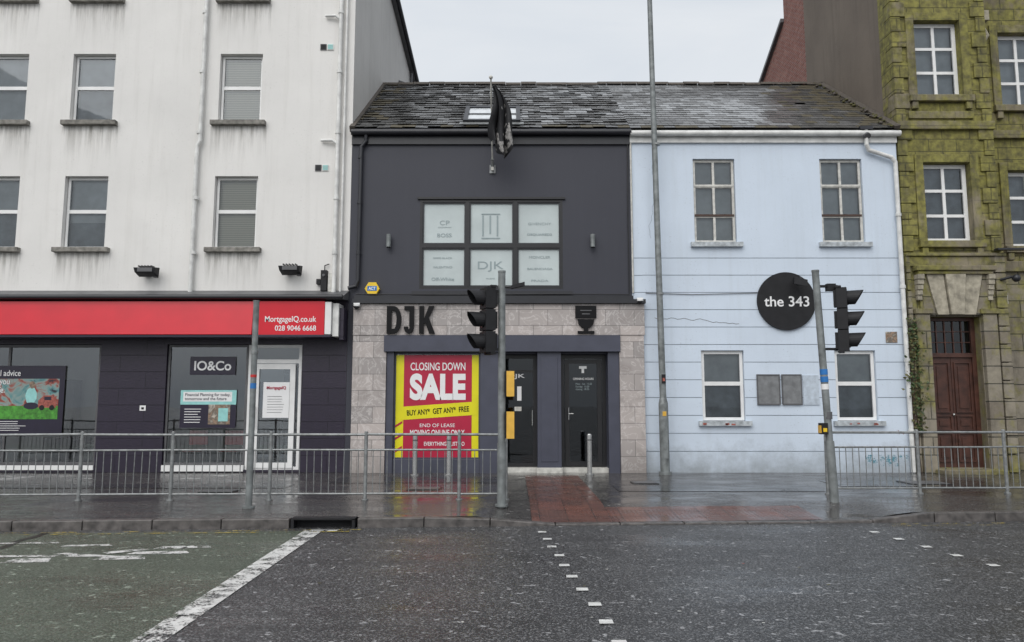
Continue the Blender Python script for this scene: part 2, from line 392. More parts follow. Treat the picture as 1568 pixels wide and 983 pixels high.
# ================================================================== WHITE APARTMENT BUILDING (left)
apt = empty('white_apartment_building', (-10, 0, 0))
b = B()
XR = -3.80
wins = []
for xc in (-14.2, -12.14, -10.05, -6.51):
    for (z0, z1) in ((5.17, 6.90), (8.24, 9.93), (11.32, 13.0)):
        wins.append((xc - .51, xc + .51, z0, z1))
shop_holes = [(-13.4, -9.46, .17, 2.91), (-7.94, -4.83, .06, 2.91)]
wall(b, -17, XR, 3.95, 14.74, wins, 0, 'white', .16)
wall(b, -17, XR, -.15, 3.95, shop_holes, 0, 'purple', .14)
b.face([(XR, 0, -.15), (XR, 10.3, -.15), (XR, 10.3, 13.75), (XR, 0, 14.74)], 'white2')
b.face([(-17, 0, 14.74), (XR, 0, 14.74), (XR, 10.3, 13.75), (-17, 10.3, 13.75)], 'gut')
b.face([(-17, 10.3, -.15), (XR, 10.3, -.15), (XR, 10.3, 13.75), (-17, 10.3, 13.75)], 'white2')
b.face([(-17, 0, -.15), (-17, 10.3, -.15), (-17, 10.3, 13.75), (-17, 0, 14.74)], 'white2')
b.finish('walls', apt)
b = B()
for (x0, x1, z0, z1) in wins:
    zb = z0 - .11; card(b, x0 - .16, x1 + .16, zb - 1.0, zb - .001, -.003, 'stain')
b.finish('wall_stains', apt)
b = B()
b.hexa([(XR - .3, -.1, 14.66), (XR + .14, -.1, 14.66), (XR + .14, 10.5, 13.66), (XR - .3, 10.5, 13.66),
        (XR - .3, -.1, 14.86), (XR + .14, -.1, 14.86), (XR + .14, 10.5, 13.86), (XR - .3, 10.5, 13.86)], 'gut')
b.cyl((XR + .2, -.1, 14.74), (XR + .2, 10.5, 13.74), .06, 'gutd')
b.cyl((XR + .07, 9.2, 8), (XR + .07, 9.2, 13.7), .05, 'gut')
b.cyl((XR, 6.8, 12.3), (XR + .3, 6.8, 12.2), .05, 'gut')
b.finish('roof_edge', apt)
b = B()
for i, (x0, x1, z0, z1) in enumerate(wins):
    zc = z0 + (z1 - z0) * .52
    xc = (x0 + x1) / 2
    bk = 'blind' if abs(xc + 6.51) < .1 else ('curtain' if z0 < 6 or xc > -11 else 'curtain2')
    frame(b, x0 + .015, x1 - .015, z0, z1 - .01, .12, .055, 'whitep', hs=(zc,), bw=.085, back=bk, backy=.13)
    if bk == 'curtain':
        zl = zc - (0 if i % 2 else .25)
        b.face([(x0 + .02, .235, zl), (x1 - .02, .235, zl), (x1 - .02, .235, z1 - .02), (x0 + .02, .235, z1 - .02)], 'curtain2')
b.finish('windows', apt)
b = B()
for (x0, x1, z0, z1) in wins:
    b.box(x0 - .14, x1 + .14, -.13, .14, z0 - .11, z0 - .001, 'sill')
b.finish('window_sills', apt, .008)
b = B()
b.path([(-7.38, -.09, 14.4), (-7.38, -.09, 7.72), (-7.44, -.09, 7.6), (-7.44, -.09, 4.05)], .05, 'pipew')
b.path([(-4.12, -.09, 14.4), (-4.12, -.09, 4.6), (-4.12, -.12, 4.05)], .05, 'pipew')
b.path([(-3.98, -.07, 14.4), (-3.98, -.07, 4.05)], .028, 'pipew')
b.path([(-4.12, -.09, 10.75), (-4.25, -.09, 10.85), (-4.5, -.06, 10.86)], .035, 'pipew')
b.path([(-4.12, -.09, 7.65), (-4.25, -.09, 7.74), (-4.52, -.06, 7.75)], .035, 'pipew')
for z in (5, 6.3, 7.9, 9.4, 10.9):
    for x in (-7.40, -4.12): b.cyl((x, -.09, z), (x, -.09, z + .07), .066, 'pipew')
b.finish('downpipes', apt)
b = B()
for (x, z) in ((-4.62, 10.02), (-4.66, 7.02)):
    for i in range(2):
        xx = x + i * .17
        b.box(xx, xx + .15, -.02, .0, z, z + .15, 'gut' if i == 0 else 'pipew')
        for k in range(4): b.box(xx + .015, xx + .135, -.03, -.02, z + .02 + k * .032, z + .038 + k * .032, 'blackm' if i == 0 else 'teal')
b.finish('air_vents', apt)
b = B()
b.hexa([(-17, -.55, 3.88), (-3.78, -.55, 3.88), (-3.78, -.003, 3.93), (-17, -.003, 3.93), (-17, -.57, 3.96), (-3.78, -.57, 3.96), (-3.78, -.003, 4.16), (-17, -.003, 4.16)], 'gut')
b.cyl((-17, -.60, 3.93), (-3.80, -.60, 3.93), .055, 'gutd')
b.finish('shop_canopy_gutter', apt)
b = B()
b.hexa([(-17, -.62, 3.08), (-5.80, -.62, 3.08), (-5.80, -.01, 3.08), (-17, -.01, 3.08), (-17, -.53, 3.84), (-5.80, -.53, 3.84), (-5.80, -.01, 3.84), (-17, -.01, 3.84)], 'red')
b.box(-5.785, -4.2, -.55, -.01, 3.08, 3.84, 'red')
b.box(-4.19, -4.05, -.56, -.01, 3.09, 3.82, 'whitep'); b.box(-4.04, -3.9, -.48, -.01, 3.05, 3.80, 'pipew'); b.box(-3.9, -3.8, -.40, -.01, 2.98, 3.7, 'purple')
b.box(-17, -4.05, -.60, -.01, 3.02, 3.075, 'navy')
b.finish('red_fascia', apt, .006)
text('MortgageIQ.co.uk', -5.53, -4.38, 3.33, 3.50, -.551, 'whitet', apt, 'fascia_text', .002, .012)
text('028 9046 6668', -5.30, -4.38, 3.17, 3.29, -.551, 'whitet', apt, 'fascia_phone', .002, .012)
b = B()
for (x0, x1) in ((-13.6, -9.2), (-8.1, -4.6)):
    y0, y1 = .16, 3.6
    b.face([(x0, y1, -.0), (x1, y1, 0), (x1, y1, 3.1), (x0, y1, 3.1)], 'room')
    b.face([(x0, y0, 0), (x0, y1, 0), (x0, y1, 3.1), (x0, y0, 3.1)], 'room'); b.face([(x1, y1, 0), (x1, y0, 0), (x1, y0, 3.1), (x1, y1, 3.1)], 'room')
    b.face([(x0, y0, .02), (x1, y0, .02), (x1, y1, .02), (x0, y1, .02)], 'floor'); b.face([(x0, y1, 3.1), (x1, y1, 3.1), (x1, y0, 3.1), (x0, y0, 3.1)], 'room')
b.box(-12.2, -11.9, 3.2, 3.55, .02, 2.2, 'floor'); b.box(-9.9, -9.3, 2.6, 3.5, .02, 2.1, 'floor'); b.box(-7.2, -6.4, 3.45, 3.58, .02, 2.15, 'wood')
b.box(-11.6, -10.2, 1.5, 2.2, .70, .74, 'wood'); b.box(-11.6, -11.55, 1.5, 2.2, .02, .7, 'gut'); b.box(-10.25, -10.2, 1.5, 2.2, .02, .7, 'gut'); b.box(-11.2, -10.7, 1.9, 1.93, .82, 1.12, 'black'); b.box(-10.97, -10.93, 1.9, 1.94, .74, .84, 'black')
b.box(-5.6, -5.0, 2.6, 3.4, .02, .9, 'gut')
b.finish('shop_interior', apt)
b = B()
frame(b, -13.4, -9.47, .17, 2.90, .06, .06, 'gut', vs=(-11.6,), bw=.05, glass='glasss')
b.box(-13.4, -9.47, -.03, .05, .06, .165, 'whitep')
frame(b, -7.93, -6.08, .17, 2.90, .06, .05, 'gut', glass='glasss')
b.box(-7.93, -6.08, -.03, .05, .03, .165, 'whitep')
frame(b, -6.07, -4.84, .06, 2.90, .05, .07, 'whitep', hs=(2.52,), bw=.09, glass='glasss')
frame(b, -5.93, -4.98, .10, 2.46, .03, .12, 'whitep', hs=(), bw=.1, glass='glasss')
b.cyl((-5.86, -.03, 1.0), (-5.86, -.03, 1.5), .016, 'steel')
b.box(-5.3, -4.95, .2, .24, .2, 2.4, 'blackm')
b.finish('shopfront_frames', apt)
b = B()
y = .055
card(b, -7.42, -6.37, 2.21, 2.63, y, 'navy')
card(b, -7.60, -6.32, 1.00, 1.86, y, 'navy'); card(b, -7.60, -6.32, 1.53, 1.86, y - .004, 'teal'); card(b, -7.54, -6.42, 1.60, 1.82, y - .006, 'whitet')
card(b, -6.95, -6.45, 1.08, 1.53, y - .004, 'photo'); card(b, -6.72, -6.5, 1.15, 1.45, y - .007, 'teal')
for k in range(6): card(b, -7.5, -7.05 - R() * .15, 1.42 - k * .06, 1.435 - k * .06, y - .005, 'whitet')
card(b, -5.70, -5.10, 1.23, 2.04, .02, 'whitet')
for k in range(7): card(b, -5.6, -5.2 + ru(-.08, 0), 1.35 + k * .06, 1.358 + k * .06, .015, 'gut')
card(b, -12.9, -10.28, .86, 2.42, y, 'navy')
card(b, -12.9, -10.40, 1.20, 2.12, y - .003, 'photo2'); card(b, -12.9, -10.40, 1.20, 1.50, y - .004, 'green')
# seated figure beside a small red car in the poster picture
ell(b, -11.02, 1.98, .07, .085, y - .006, 'photo', 16); ell(b, -11.03, 1.73, .13, .20, y - .0055, 'teal', 18, .05); ell(b, -11.02, 1.50, .17, .08, y - .0065, 'navy', 16)
b.face([(-10.86, y - .006, 1.46), (-10.45, y - .006, 1.46), (-10.45, y - .006, 1.62), (-10.55, y - .006, 1.74), (-10.74, y - .006, 1.74), (-10.86, y - .006, 1.62)], 'rust')
ell(b, -10.77, 1.46, .06, .06, y - .008, 'blackm', 14); ell(b, -10.54, 1.46, .06, .06, y - .008, 'blackm', 14); card(b, -10.72, -10.57, 1.63, 1.71, y - .008, 'navy')
for k in range(5): card(b, -11.9, -11.1 - R() * .2, .94 + k * .05, .952 + k * .05, y - .005, 'whitet')
card(b, -8.50, -8.36, 1.39, 1.51, -.006, 'whitet'); card(b, -8.46, -8.40, 1.42, 1.47, -.009, 'blackt')
b.finish('window_posters', apt)
text('IO&Co', -7.32, -6.47, 2.31, 2.53, y - .004, 'whitet', apt, 'io_and_co_text', .001, .02)
text('Financial Planning for today,\ntomorrow and the future', -7.50, -6.46, 1.63, 1.79, y - .007, 'navy', apt, 'poster_text', .001, .01)
text('MortgageIQ', -5.62, -5.18, 1.86, 1.95, .012, 'pink', apt, 'door_poster_text', .001, .02)
text('financial advice\nto give you\nmore life.', -12.25, -11.3, 1.80, 2.32, y - .012, 'whitet', apt, 'poster_headline', .001, .01)

def floodlight(x, z, nm='security_floodlight'):
    b = B()
    b.box(x - .12, x + .02, -.08, -.001, z - .08, z + .06, 'blackm')
    b.cyl((x - .05, -.08, z), (x - .05, -.2, z + .02), .025, 'black')
    p = [(-.2, -.36, -.05), (.16, -.36, -.05), (.16, -.14, -.12), (-.2, -.14, -.12), (-.22, -.38, .06), (.18, -.38, .06), (.18, -.16, .09), (-.22, -.16, .09)]
    b.hexa([(x + .06 + q[0] * 1.25, q[1], z + q[2]) for q in p], 'blackm')
    b.box(x - .12, x + .22, -.392, -.383, z - .04, z + .05, 'gut')
    for k in range(5): b.box(x - .12 + k * .07, x - .10 + k * .07, -.36, -.18, z + .08, z + .115, 'black')
    b.box(x + .16, x + .24, -.2, -.1, z - .14, z - .06, 'black')
    return b.finish(nm, None, .006)
floodlight(-8.42, 4.58); floodlight(-5.12, 4.62)
b = B()
b.box(-4.42, -4.28, -.14, -.001, 4.14, 4.62, 'blackm'); b.box(-4.26, -4.14, -.10, -.001, 4.12, 4.56, 'cream'); b.box(-4.53, -4.44, -.1, -.001, 4.3, 4.42, 'blackm')
b.path([(-4.35, -.06, 4.6), (-4.35, -.06, 4.74), (-4.25, -.04, 4.78)], .012, 'black'); b.cyl((-4.35, -.145, 4.5), (-4.35, -.17, 4.5), .03, 'gut')
b.finish('alarm_control_box', None, .006)

def chair(x, y, m, office=False):
    b = B()
    if office:
        b.box(x - .24, x + .24, y - .24, y + .24, .45, .53, m); b.box(x - .22, x + .22, y + .2, y + .27, .6, 1.15, m)
        b.cyl((x, y, .1), (x, y, .45), .03, 'steel')
        for k in range(5):
            a = k * 1.2566; b.cyl((x, y, .12), (x + .3 * math.cos(a), y + .3 * math.sin(a), .06), .02, 'black')
        b.box(x - .28, x - .24, y - .15, y + .15, .68, .71, m); b.box(x + .24, x + .28, y - .15, y + .15, .68, .71, m)
        return b.finish('office_chair', None, .02)
    b.box(x - .22, x + .22, y - .2, y + .2, .44, .49, m); b.box(x - .22, x + .22, y + .17, y + .21, .58, .92, m)
    for sx in (-.2, .2):
        b.cyl((x + sx, y - .18, .02), (x + sx, y - .17, .46), .013, 'steel'); b.cyl((x + sx, y + .2, .02), (x + sx, y + .19, .9), .013, 'steel')
    return b.finish('red_chair', None, .01)
chair(-10.0, .7, 'blackm', True); chair(-7.45, .6, 'reds'); chair(-6.6, .6, 'reds')

# ================================================================== GREY SHOP BUILDING (middle)
shop = empty('dark_grey_shop_building', (-.4, 0, 0))
GL, GR = -3.795, 2.79
b = B()
wall(b, GL, GR, 3.84, 7.98, [(-2.16, 1.19, 4.20, 6.33)], .0, 'grey', .12)
b.face([(GL, 7.8, -.15), (GR, 7.8, -.15), (GR, 7.8, 8), (GL, 7.8, 8)], 'grey')
b.finish('walls', shop)
b = B()
mx = (-1.045, .08); zt = 5.22
b.box(-2.22, 1.25, -.05, -.002, 6.33, 6.38, 'black')
b.box(-2.32, 1.40, -.09, -.002, 4.07, 4.14, 'gutd')
b.box(-2.16, -2.10, .0, .1, 4.20, 6.33, 'black'); b.box(1.13, 1.19, .0, .1, 4.20, 6.33, 'black')
b.box(-2.10, 1.13, .001, .1, 6.27, 6.33, 'black'); b.box(-2.10, 1.13, .001, .1, 4.20, 4.26, 'black')
for m_ in mx: b.box(m_ - .045, m_ + .045, -.005, .1, 4.26, 6.27, 'black')
b.box(-2.10, 1.13, -.002, .095, zt - .045, zt + .045, 'black')
b.face([(-2.1, .06, 4.26), (1.13, .06, 4.26), (1.13, .06, 6.27), (-2.1, .06, 6.27)], 'frost')
for (a, c, d, e) in ((-2.10, -1.09, 5.265, 6.27), (-1.0, .035, 5.265, 6.27), (.125, 1.13, 5.265, 6.27), (-2.10, -1.09, 4.26, 5.175), (-1.0, .035, 4.26, 5.175), (.125, 1.13, 4.26, 5.175)):
    for (p, q, r, s_) in ((a, a + .03, d, e), (c - .03, c, d, e), (a + .03, c - .03, d, d + .03), (a + .03, c - .03, e - .03, e)):
        b.box(p, q, .02, .058, r, s_, 'gutd')
b.finish('upper_window', shop)
Y = .056
for (s_, x0, x1, z0, z1, o) in (('CP', -1.70, -1.47, 5.73, 5.84, .0), ('COMPANY', -1.74, -1.42, 5.66, 5.69, 0.), ('BOSS', -1.76, -1.42, 5.44, 5.53, .01), ('GIVENCHY', .38, .92, 5.73, 5.79, 0.), ('DSQUARED2', .36, .94, 5.47, 5.53, .02),
                               ('GREG BLACK', -1.85, -1.4, 4.92, 4.96, 0.), ('VALENTINO', -1.85, -1.4, 4.70, 4.75, 0.), ('Off-White', -1.88, -1.35, 4.40, 4.48, .01), ('MONCLER', .4, .9, 4.93, 4.99, .0), ('BALENCIAGA', .36, .95, 4.66, 4.71, .01), ('PRADA', .45, .85, 4.38, 4.43, .0),
                               ('DJK', -.80, -.20, 4.62, 4.86, .0), ('KUDO', -.6, -.4, 4.44, 4.47, 0.)):
    text(s_, x0, x1, z0, z1, Y, 'greyt', shop, 'window_brand_text', .001, o)
b = B()
for k in range(3): b.box(-.70 + k * .17, -.665 + k * .17, Y - .004, Y - .001, 5.46 + (.06 if k % 2 else 0), 5.96, 'greyt')
b.box(-.72, -.28, Y - .006, Y - .0045, 5.98, 6.005, 'greyt'); b.box(-.72, -.28, Y - .006, Y - .0045, 5.40, 5.425, 'greyt')
b.finish('window_logo', shop)
b = B()
b.box(-3.64, 3.04, -.16, .3, 3.11, 3.83, 'marble')
b.box(-3.64, -2.87, -.14, .3, -.15, 3.108, 'marble'); b.box(2.45, 3.02, -.14, .3, -.15, 3.108, 'marble')
b.finish('stone_cladding', shop, .006)
b = B()
b.box(-3.66, 3.06, -.24, -.002, 3.835, 3.93, 'gutd'); b.box(-3.64, 2.80, -.12, -.003, 3.93, 4.03, 'gutd')
b.box(-3.79, -3.645, -.02, .3, -.15, 3.84, 'grey')
b.path([(-3.6, -.13, 4.06), (-1.5, -.13, 4.05), (1.0, -.13, 4.06), (2.7, -.13, 4.05)], .014, 'black', 6)
b.path([(2.72, -.04, 4.06), (2.72, -.04, 6.0), (2.74, -.04, 7.7)], .012, 'black', 6)
b.finish('cornice', shop, .0)
b = B()
b.box(-2.92, 2.47, -.19, .25, 2.73, 3.105, 'greytrim')
b.box(-2.865, -2.70, -.10, .3, -.15, 2.728, 'greytrim')
b.box(-.72, -.30, -.10, .6, -.15, 2.728, 'greytrim'); b.box(.58, 1.12, -.10, .6, -.15, 2.728, 'greytrim')
b.box(.66, 1.04, -.112, -.101, .25, 2.6, 'greytrim')
b.box(2.19, 2.448, -.10, .6, -.15, 2.728, 'greytrim')
b.box(-2.70, -.722, -.06, .3, -.15, .30, 'greytrim')
b.box(-.30, .58, .0, .6, -.15, .10, 'cream'); b.box(1.12, 2.19, .0, .6, -.15, .10, 'cream')
b.box(.56, 1.14, -.12, -.102, -.15, .12, 'cream')
b.box(-.30, .58, .05, .6, 2.69, 2.727, 'greytrim'); b.box(1.12, 2.19, .05, .6, 2.69, 2.727, 'greytrim')
b.box(-2.70, 2.45, .62, .7, -.1, 3.0, 'dark')
b.finish('shopfront_piers', shop, .006)
b = B()
frame(b, -2.70, -.722, .30, 2.727, .0, .04, 'greytrim', glass='glass')
frame(b, -.30, .58, .10, 2.69, .30, .09, 'black', glass='glassd', hs=(2.30,), bw=.05, back='dark', backy=.28)
frame(b, 1.12, 2.19, .10, 2.69, .30, .09, 'black', glass='glassd', back='dark', backy=.28)
frame(b, 1.23, 2.08, .13, 2.58, .27, .10, 'black', glass='glassd')
b.cyl((1.31, .21, 1.18), (1.31, .21, 1.46), .012, 'steel'); b.cyl((1.31, .21, 1.32), (1.42, .21, 1.32), .012, 'steel')
b.cyl((.47, .22, 1.05), (.47, .22, 1.4), .012, 'steel')
card(b, .12, .22, 1.62, 1.95, .31, 'whitet'); card(b, .06, .22, 1.38, 1.48, .31, 'cream')
b.box(1.56, 1.74, .254, .262, 2.36, 2.42, 'whitet'); b.box(1.62, 1.68, .254, .262, 2.26, 2.36, 'whitet')
b.finish('shop_doors', shop)
text('OPENING HOURS', 1.42, 1.9, 2.10, 2.15, .262, 'whitet', shop, 'door_text', .001, .01)
text('Mon - Sat  10.00\nSunday  13.00\nclosing  18.00', 1.48, 1.86, 1.85, 2.03, .262, 'greyt', shop, 'door_hours', .001, 0)
text('DJK', -.10, .30, 2.12, 2.24, .31, 'whitet', shop, 'door_logo', .001, .01)
b = B()
b.cyl((GL, -.14, 7.93), (GR + .02, -.14, 7.93), .075, 'gutd'); b.box(GL, GR, -.06, -.002, 7.66, 7.97, 'gutd')
b.path([(-3.45, -.12, 7.9), (-3.45, -.09, 7.72), (-3.56, -.08, 7.58), (-3.57, -.08, 4.38), (-3.62, -.08, 4.25), (-3.79, -.12, 4.2)], .045, 'gutd')
for z in (5, 6.2, 7.3): b.cyl((-3.57, -.08, z), (-3.57, -.08, z + .07), .06, 'gutd')
b.finish('gutter', shop)

def prism(b, pts, y0, y1, m):
    n = len(pts); P = [(x, y0, z) for x, z in pts] + [(x, y1, z) for x, z in pts]
    b.faces(P, [tuple(range(n)), tuple(range(2 * n - 1, n - 1, -1))] + [(i, n + i, n + (i + 1) % n, (i + 1) % n) for i in range(n)], m)
sgn = empty('shop_letter_sign', (-2.3, -.2, 3.45))
ya, yb = -.235, -.165; z0, z1 = 3.14, 3.77; sw = .105
b = B()
b.box(-2.86, -2.86 + sw, ya, yb, z0, z1, 'blackt')
def arc(b, cx, cz, rx, rz, w, a0, a1, n=14):
    for i in range(n):
        t0 = math.radians(a0 + (a1 - a0) * i / n); t1 = math.radians(a0 + (a1 - a0) * (i + 1) / n)
        q = [(cx + rx * math.cos(t0), cz + rz * math.sin(t0)), (cx + rx * math.cos(t1), cz + rz * math.sin(t1)), (cx + (rx - w) * math.cos(t1), cz + (rz - w) * math.sin(t1)), (cx + (rx - w) * math.cos(t0), cz + (rz - w) * math.sin(t0))]
        prism(b, q, ya, yb, 'blackt')
b.box(-2.86 + sw, -2.70, ya + .001, yb, z1 - sw, z1, 'blackt'); b.box(-2.86 + sw, -2.70, ya + .001, yb, z0, z0 + sw, 'blackt')
arc(b, -2.70, (z0 + z1) / 2, .17, (z1 - z0) / 2, sw, -90, 90)
b.finish('letter_d', sgn)
b = B()
b.box(-2.24 - sw, -2.24, ya, yb, z0 + .16, z1, 'blackt'); b.box(-2.46, -2.24 - sw, ya + .001, yb, z1 - .09, z1, 'blackt')
arc(b, -2.355, z0 + .16, .115, .16, sw * .9, -180, 0); b.finish('letter_j', sgn)
b = B()
b.box(-2.12, -2.12 + sw, ya, yb, z0, z1, 'blackt')
prism(b, [(-2.03, 3.42), (-1.90, 3.77), (-1.78, 3.77), (-1.93, 3.44), (-1.93, 3.40), (-2.03, 3.36)], ya + .001, yb, 'blackt')
prism(b, [(-2.015, 3.50), (-1.90, 3.50), (-1.76, 3.14), (-1.89, 3.14)], ya + .003, yb, 'blackt'); b.finish('letter_k', sgn)
b = B()
prism(b, [(1.45, 3.50), (1.93, 3.50), (1.93, 3.78), (1.45, 3.78)], -.22, -.165, 'blackt')
prism(b, [(1.50, 3.47), (1.52, 3.36), (1.60, 3.27), (1.78, 3.27), (1.86, 3.36), (1.88, 3.47)], -.22, -.165, 'blackt')
prism(b, [(1.64, 3.20), (1.74, 3.20), (1.74, 3.27), (1.64, 3.27)], -.22, -.165, 'blackt')
prism(b, [(1.50, 3.14), (1.88, 3.14), (1.88, 3.20), (1.50, 3.20)], -.22, -.165, 'blackt')
b.box(1.56, 1.82, -.2235, -.2205, 3.66, 3.68, 'gut'); b.box(1.60, 1.78, -.2235, -.2205, 3.58, 3.60, 'gut')
b.finish('goblet_logo_sign', None)

po = empty('sale_poster', (-1.7, .03, 1.5))
b = B(); y = .012
card(b, -2.66, -.765, .34, 2.665, y, 'yellow')
card(b, -2.48, -.92, .34, 2.665, y - .004, 'pink')
b.face([(-2.53, y - .007, 1.18), (-.80, y - .007, 1.30), (-.80, y - .007, 1.60), (-2.53, y - .007, 1.48)], 'yellow')
for k in range(3): b.face([(-2.66, y - .006, .45 + k * .28), (-2.50, y - .006, .55 + k * .28), (-2.50, y - .006, .60 + k * .28), (-2.66, y - .006, .50 + k * .28)], 'pink')
b.finish('poster_sheet', po)
text('CLOSING DOWN', -2.33, -1.07, 2.31, 2.49, y - .006, 'whitet', po, 'text_closing_down', .001, .015)
text('SALE', -2.34, -1.06, 1.63, 2.24, y - .006, 'whitet', po, 'text_sale', .001, .05)
text('BUY ANY*  GET ANY*  FREE', -2.40, -.98, 1.325, 1.455, y - .010, 'blackt', po, 'text_offer', .001, .015, .068)
text('END OF LEASE', -2.1, -1.3, 1.02, 1.10, y - .006, 'whitet', po, 'text_lease', .001, .0)
text('MOVING ONLINE ONLY', -2.32, -1.08, .83, .96, y - .006, 'whitet', po, 'text_online', .001, .015)
text('EVERYTHING MUST GO', -2.0, -1.08, .60, .69, y - .006, 'whitet', po, 'text_everything', .001, .012)

for x in (-2.87, 1.88):
    b = B(); b.box(x - .03, x + .03, -.06, -.001, 5.26, 5.36, 'gut')
    b.cyl((x, -.11, 5.17), (x, -.11, 5.47), .055, 'pole'); b.cyl((x, -.11, 5.155), (x, -.11, 5.17), .045, 'dark')
    b.finish('up_down_wall_light')
b = B()
hx = [(-3.23 + .17 * math.cos(math.radians(60 * k)), 4.19 + .17 * math.sin(math.radians(60 * k))) for k in range(6)]
prism(b, hx, -.12, -.001, 'alarm'); b.box(-3.34, -3.12, -.126, -.121, 4.14, 4.25, 'blues')
ab = b.finish('alarm_bell_box', None, .01)
text('ACT', -3.31, -3.15, 4.16, 4.23, -.127, 'whitet', ab, 'act_text', .001, .03)
for x, z in ((-3.55, 3.74), (2.93, 3.86)):
    b = B(); b.box(x - .07, x + .07, -.26, -.17, z + .02, z + .10, 'whitep'); b.cyl((x, -.25, z + .02), (x, -.25, z + .06), .07, 'whitep'); b.ball((x, -.25, z + .01), .06, 'black')
    b.finish('dome_cctv_camera')

# flag
fl = empty('wall_flag', (-.46, 0, 7.06))
b = B(); b.box(-.53, -.39, -.03, -.001, 6.96, 7.16, 'galv'); b.cyl((-.46, 0, 7.04), (-.46, -.16, 7.26), .04, 'galv')
b.cyl((-.46, -.02, 7.08), (-.47, -1.22, 8.74), .018, 'cream'); b.ball((-.47, -1.24, 8.77), .045, 'cream'); b.box(-.49, -.43, -.14, -.1, 7.0, 7.08, 'cream')
b.finish('flag_pole', fl)
b = B(); nu, nv = 40, 36; P = []
for j in range(nv + 1):
    t = j / nv
    for i in range(nu + 1):
        s_ = i / nu
        wdt = .07 + .22 * t ** .7 + .12 * max(0, math.sin(t * 3.1)) * (t > .1) + .22 * t
        cx = -.42 + .12 * t + .04 * math.sin(6 * t)
        x = cx + (s_ - .30) * wdt + .035 * math.sin(17 * s_ + 6 * t) * (.4 + t)
        yy = -1.1 + .35 * t + .11 * (t + .15) * math.sin(s_ * 17 + 3 * t) + .04 * math.sin(9 * t + 5 * s_)
        z = 8.66 - t * 1.30 - .22 * t * (1 - abs(2 * s_ - 1)) + .14 * t * math.sin(s_ * 7 + .6) + .04 * math.sin(11 * s_ + 8 * t) * t
        P.append((x, yy, z))
fa, fb = [], []
for j in range(nv):
    for i in range(nu):
        q = (j * (nu + 1) + i, (j + 1) * (nu + 1) + i, (j + 1) * (nu + 1) + i + 1, j * (nu + 1) + i + 1)
        lum = noise.noise(Vector((i * .22, j * .3, 5)))
        (fb if (.62 < j / nv < .95 and .25 < i / nu < .9 and lum > -.02) or (.3 < j / nv < .5 and .6 < i / nu < .9 and lum > .2) else fa).append(q)
b.faces(P, fa, 'flag', True); b.faces(P, fb, 'flagw', True); b.finish('flag_cloth', fl)

# ================================================================== PALE BLUE BUILDING
blue = empty('pale_blue_building', (6, 0, 0))
BL, BR = 2.79, 9.12
holes = [(4.28, 5.27, 5.30, 7.32), (7.28, 8.28, 5.30, 7.32), (4.35, 5.33, 1.16, 2.77), (7.42, 8.36, 1.16, 2.77)]
b = B()
wall(b, BL, 3.04, 3.84, 7.98, [], 0, 'blue', grooves=[4.93, 4.52, 4.12], gmat='bluegroove')
wall(b, 3.04, BR, -.15, 7.98, holes, 0, 'blue', .13, grooves=[4.93 - .405 * k for k in range(12)], gmat='bluegroove')
b.face([(BL, 7.8, -.15), (BR, 7.8, -.15), (BR, 7.8, 8), (BL, 7.8, 8)], 'blue')
b.finish('walls', blue)
b = B()
for h in holes[:2]:
    x0, x1, z0, z1 = h; xc = (x0 + x1) / 2
    frame(b, x0 + .01, x1 - .01, z0 + .01, z1 - .01, .07, .055, 'cream', vs=(xc,), hs=(z0 + .64, z0 + 1.36), bw=.055, back='curtain2', backy=.12)
    for zz in (z0 + .66, z0 + 1.38):
        b.box(x0 + .03, x1 - .03, .055, .07, zz - .02, zz + .03, 'brownbar' if zz < z0 + 1 else 'cream')
for h in holes[2:]:
    x0, x1, z0, z1 = h
    frame(b, x0 + .01, x1 - .01, z0 + .01, z1 - .01, .07, .07, 'whitep', hs=(z0 + .85,), bw=.09, back='curtain', backy=.14)
    b.face([(x0 + .02, .195, z0 + .85), (x1 - .02, .195, z0 + .85), (x1 - .02, .195, z1 - .02), (x0 + .02, .195, z1 - .02)], 'curtain2')
b.finish('windows', blue)
b = B()
for h in holes: b.box(h[0] - .10, h[1] + .12, -.09, .07, h[2] - .11, h[2] - .001, 'sillb')
for h in holes[2:]:
    for k in range(4):
        xx = ru(h[0] - .05, h[1]); b.box(xx, xx + ru(.04, .12), -.096, -.0905, h[2] - .10 + ru(0, .03), h[2] - .06 + ru(0, .02), 'rust')
b.finish('window_sills', blue, .0)
b = B()
b.cyl((BL, -.13, 7.90), (BR + .05, -.13, 7.90), .07, 'pipew'); b.box(BL, BR, -.06, -.002, 7.70, 7.96, 'pipew')
b.path([(8.36, -.13, 8.0), (8.36, -.13, 7.62), (8.42, -.1, 7.5), (8.95, -.1, 7.32), (9.03, -.1, 7.2), (9.03, -.1, .02)], .05, 'pipew')
b.path([(8.36, -.13, 7.86), (8.36, -.2, 7.8)], .08, 'gut')
for z in (.9, 2.5, 4.2, 5.9): b.cyl((9.03, -.1, z), (9.03, -.1, z + .07), .066, 'pipew')
b.box(8.2, 8.5, -.2, -.06, 7.98, 8.06, 'gutd')
b.path([(BL + .02, -.03, 7.7), (BL + .02, -.03, 4.1)], .022, 'cream')
b.path([(3.1, -.02, 4.1), (4.2, -.02, 4.07), (6.0, -.02, 4.11)], .008, 'gut', 6)
b.finish('gutter', blue)
b = B()
b.box(5.60, 6.13, -.03, -.001, 1.52, 2.22, 'panel'); b.box(6.17, 6.63, -.035, -.001, 1.55, 2.22, 'panel'); b.box(6.66, 7.02, -.02, -.001, 1.52, 2.20, 'panel2')
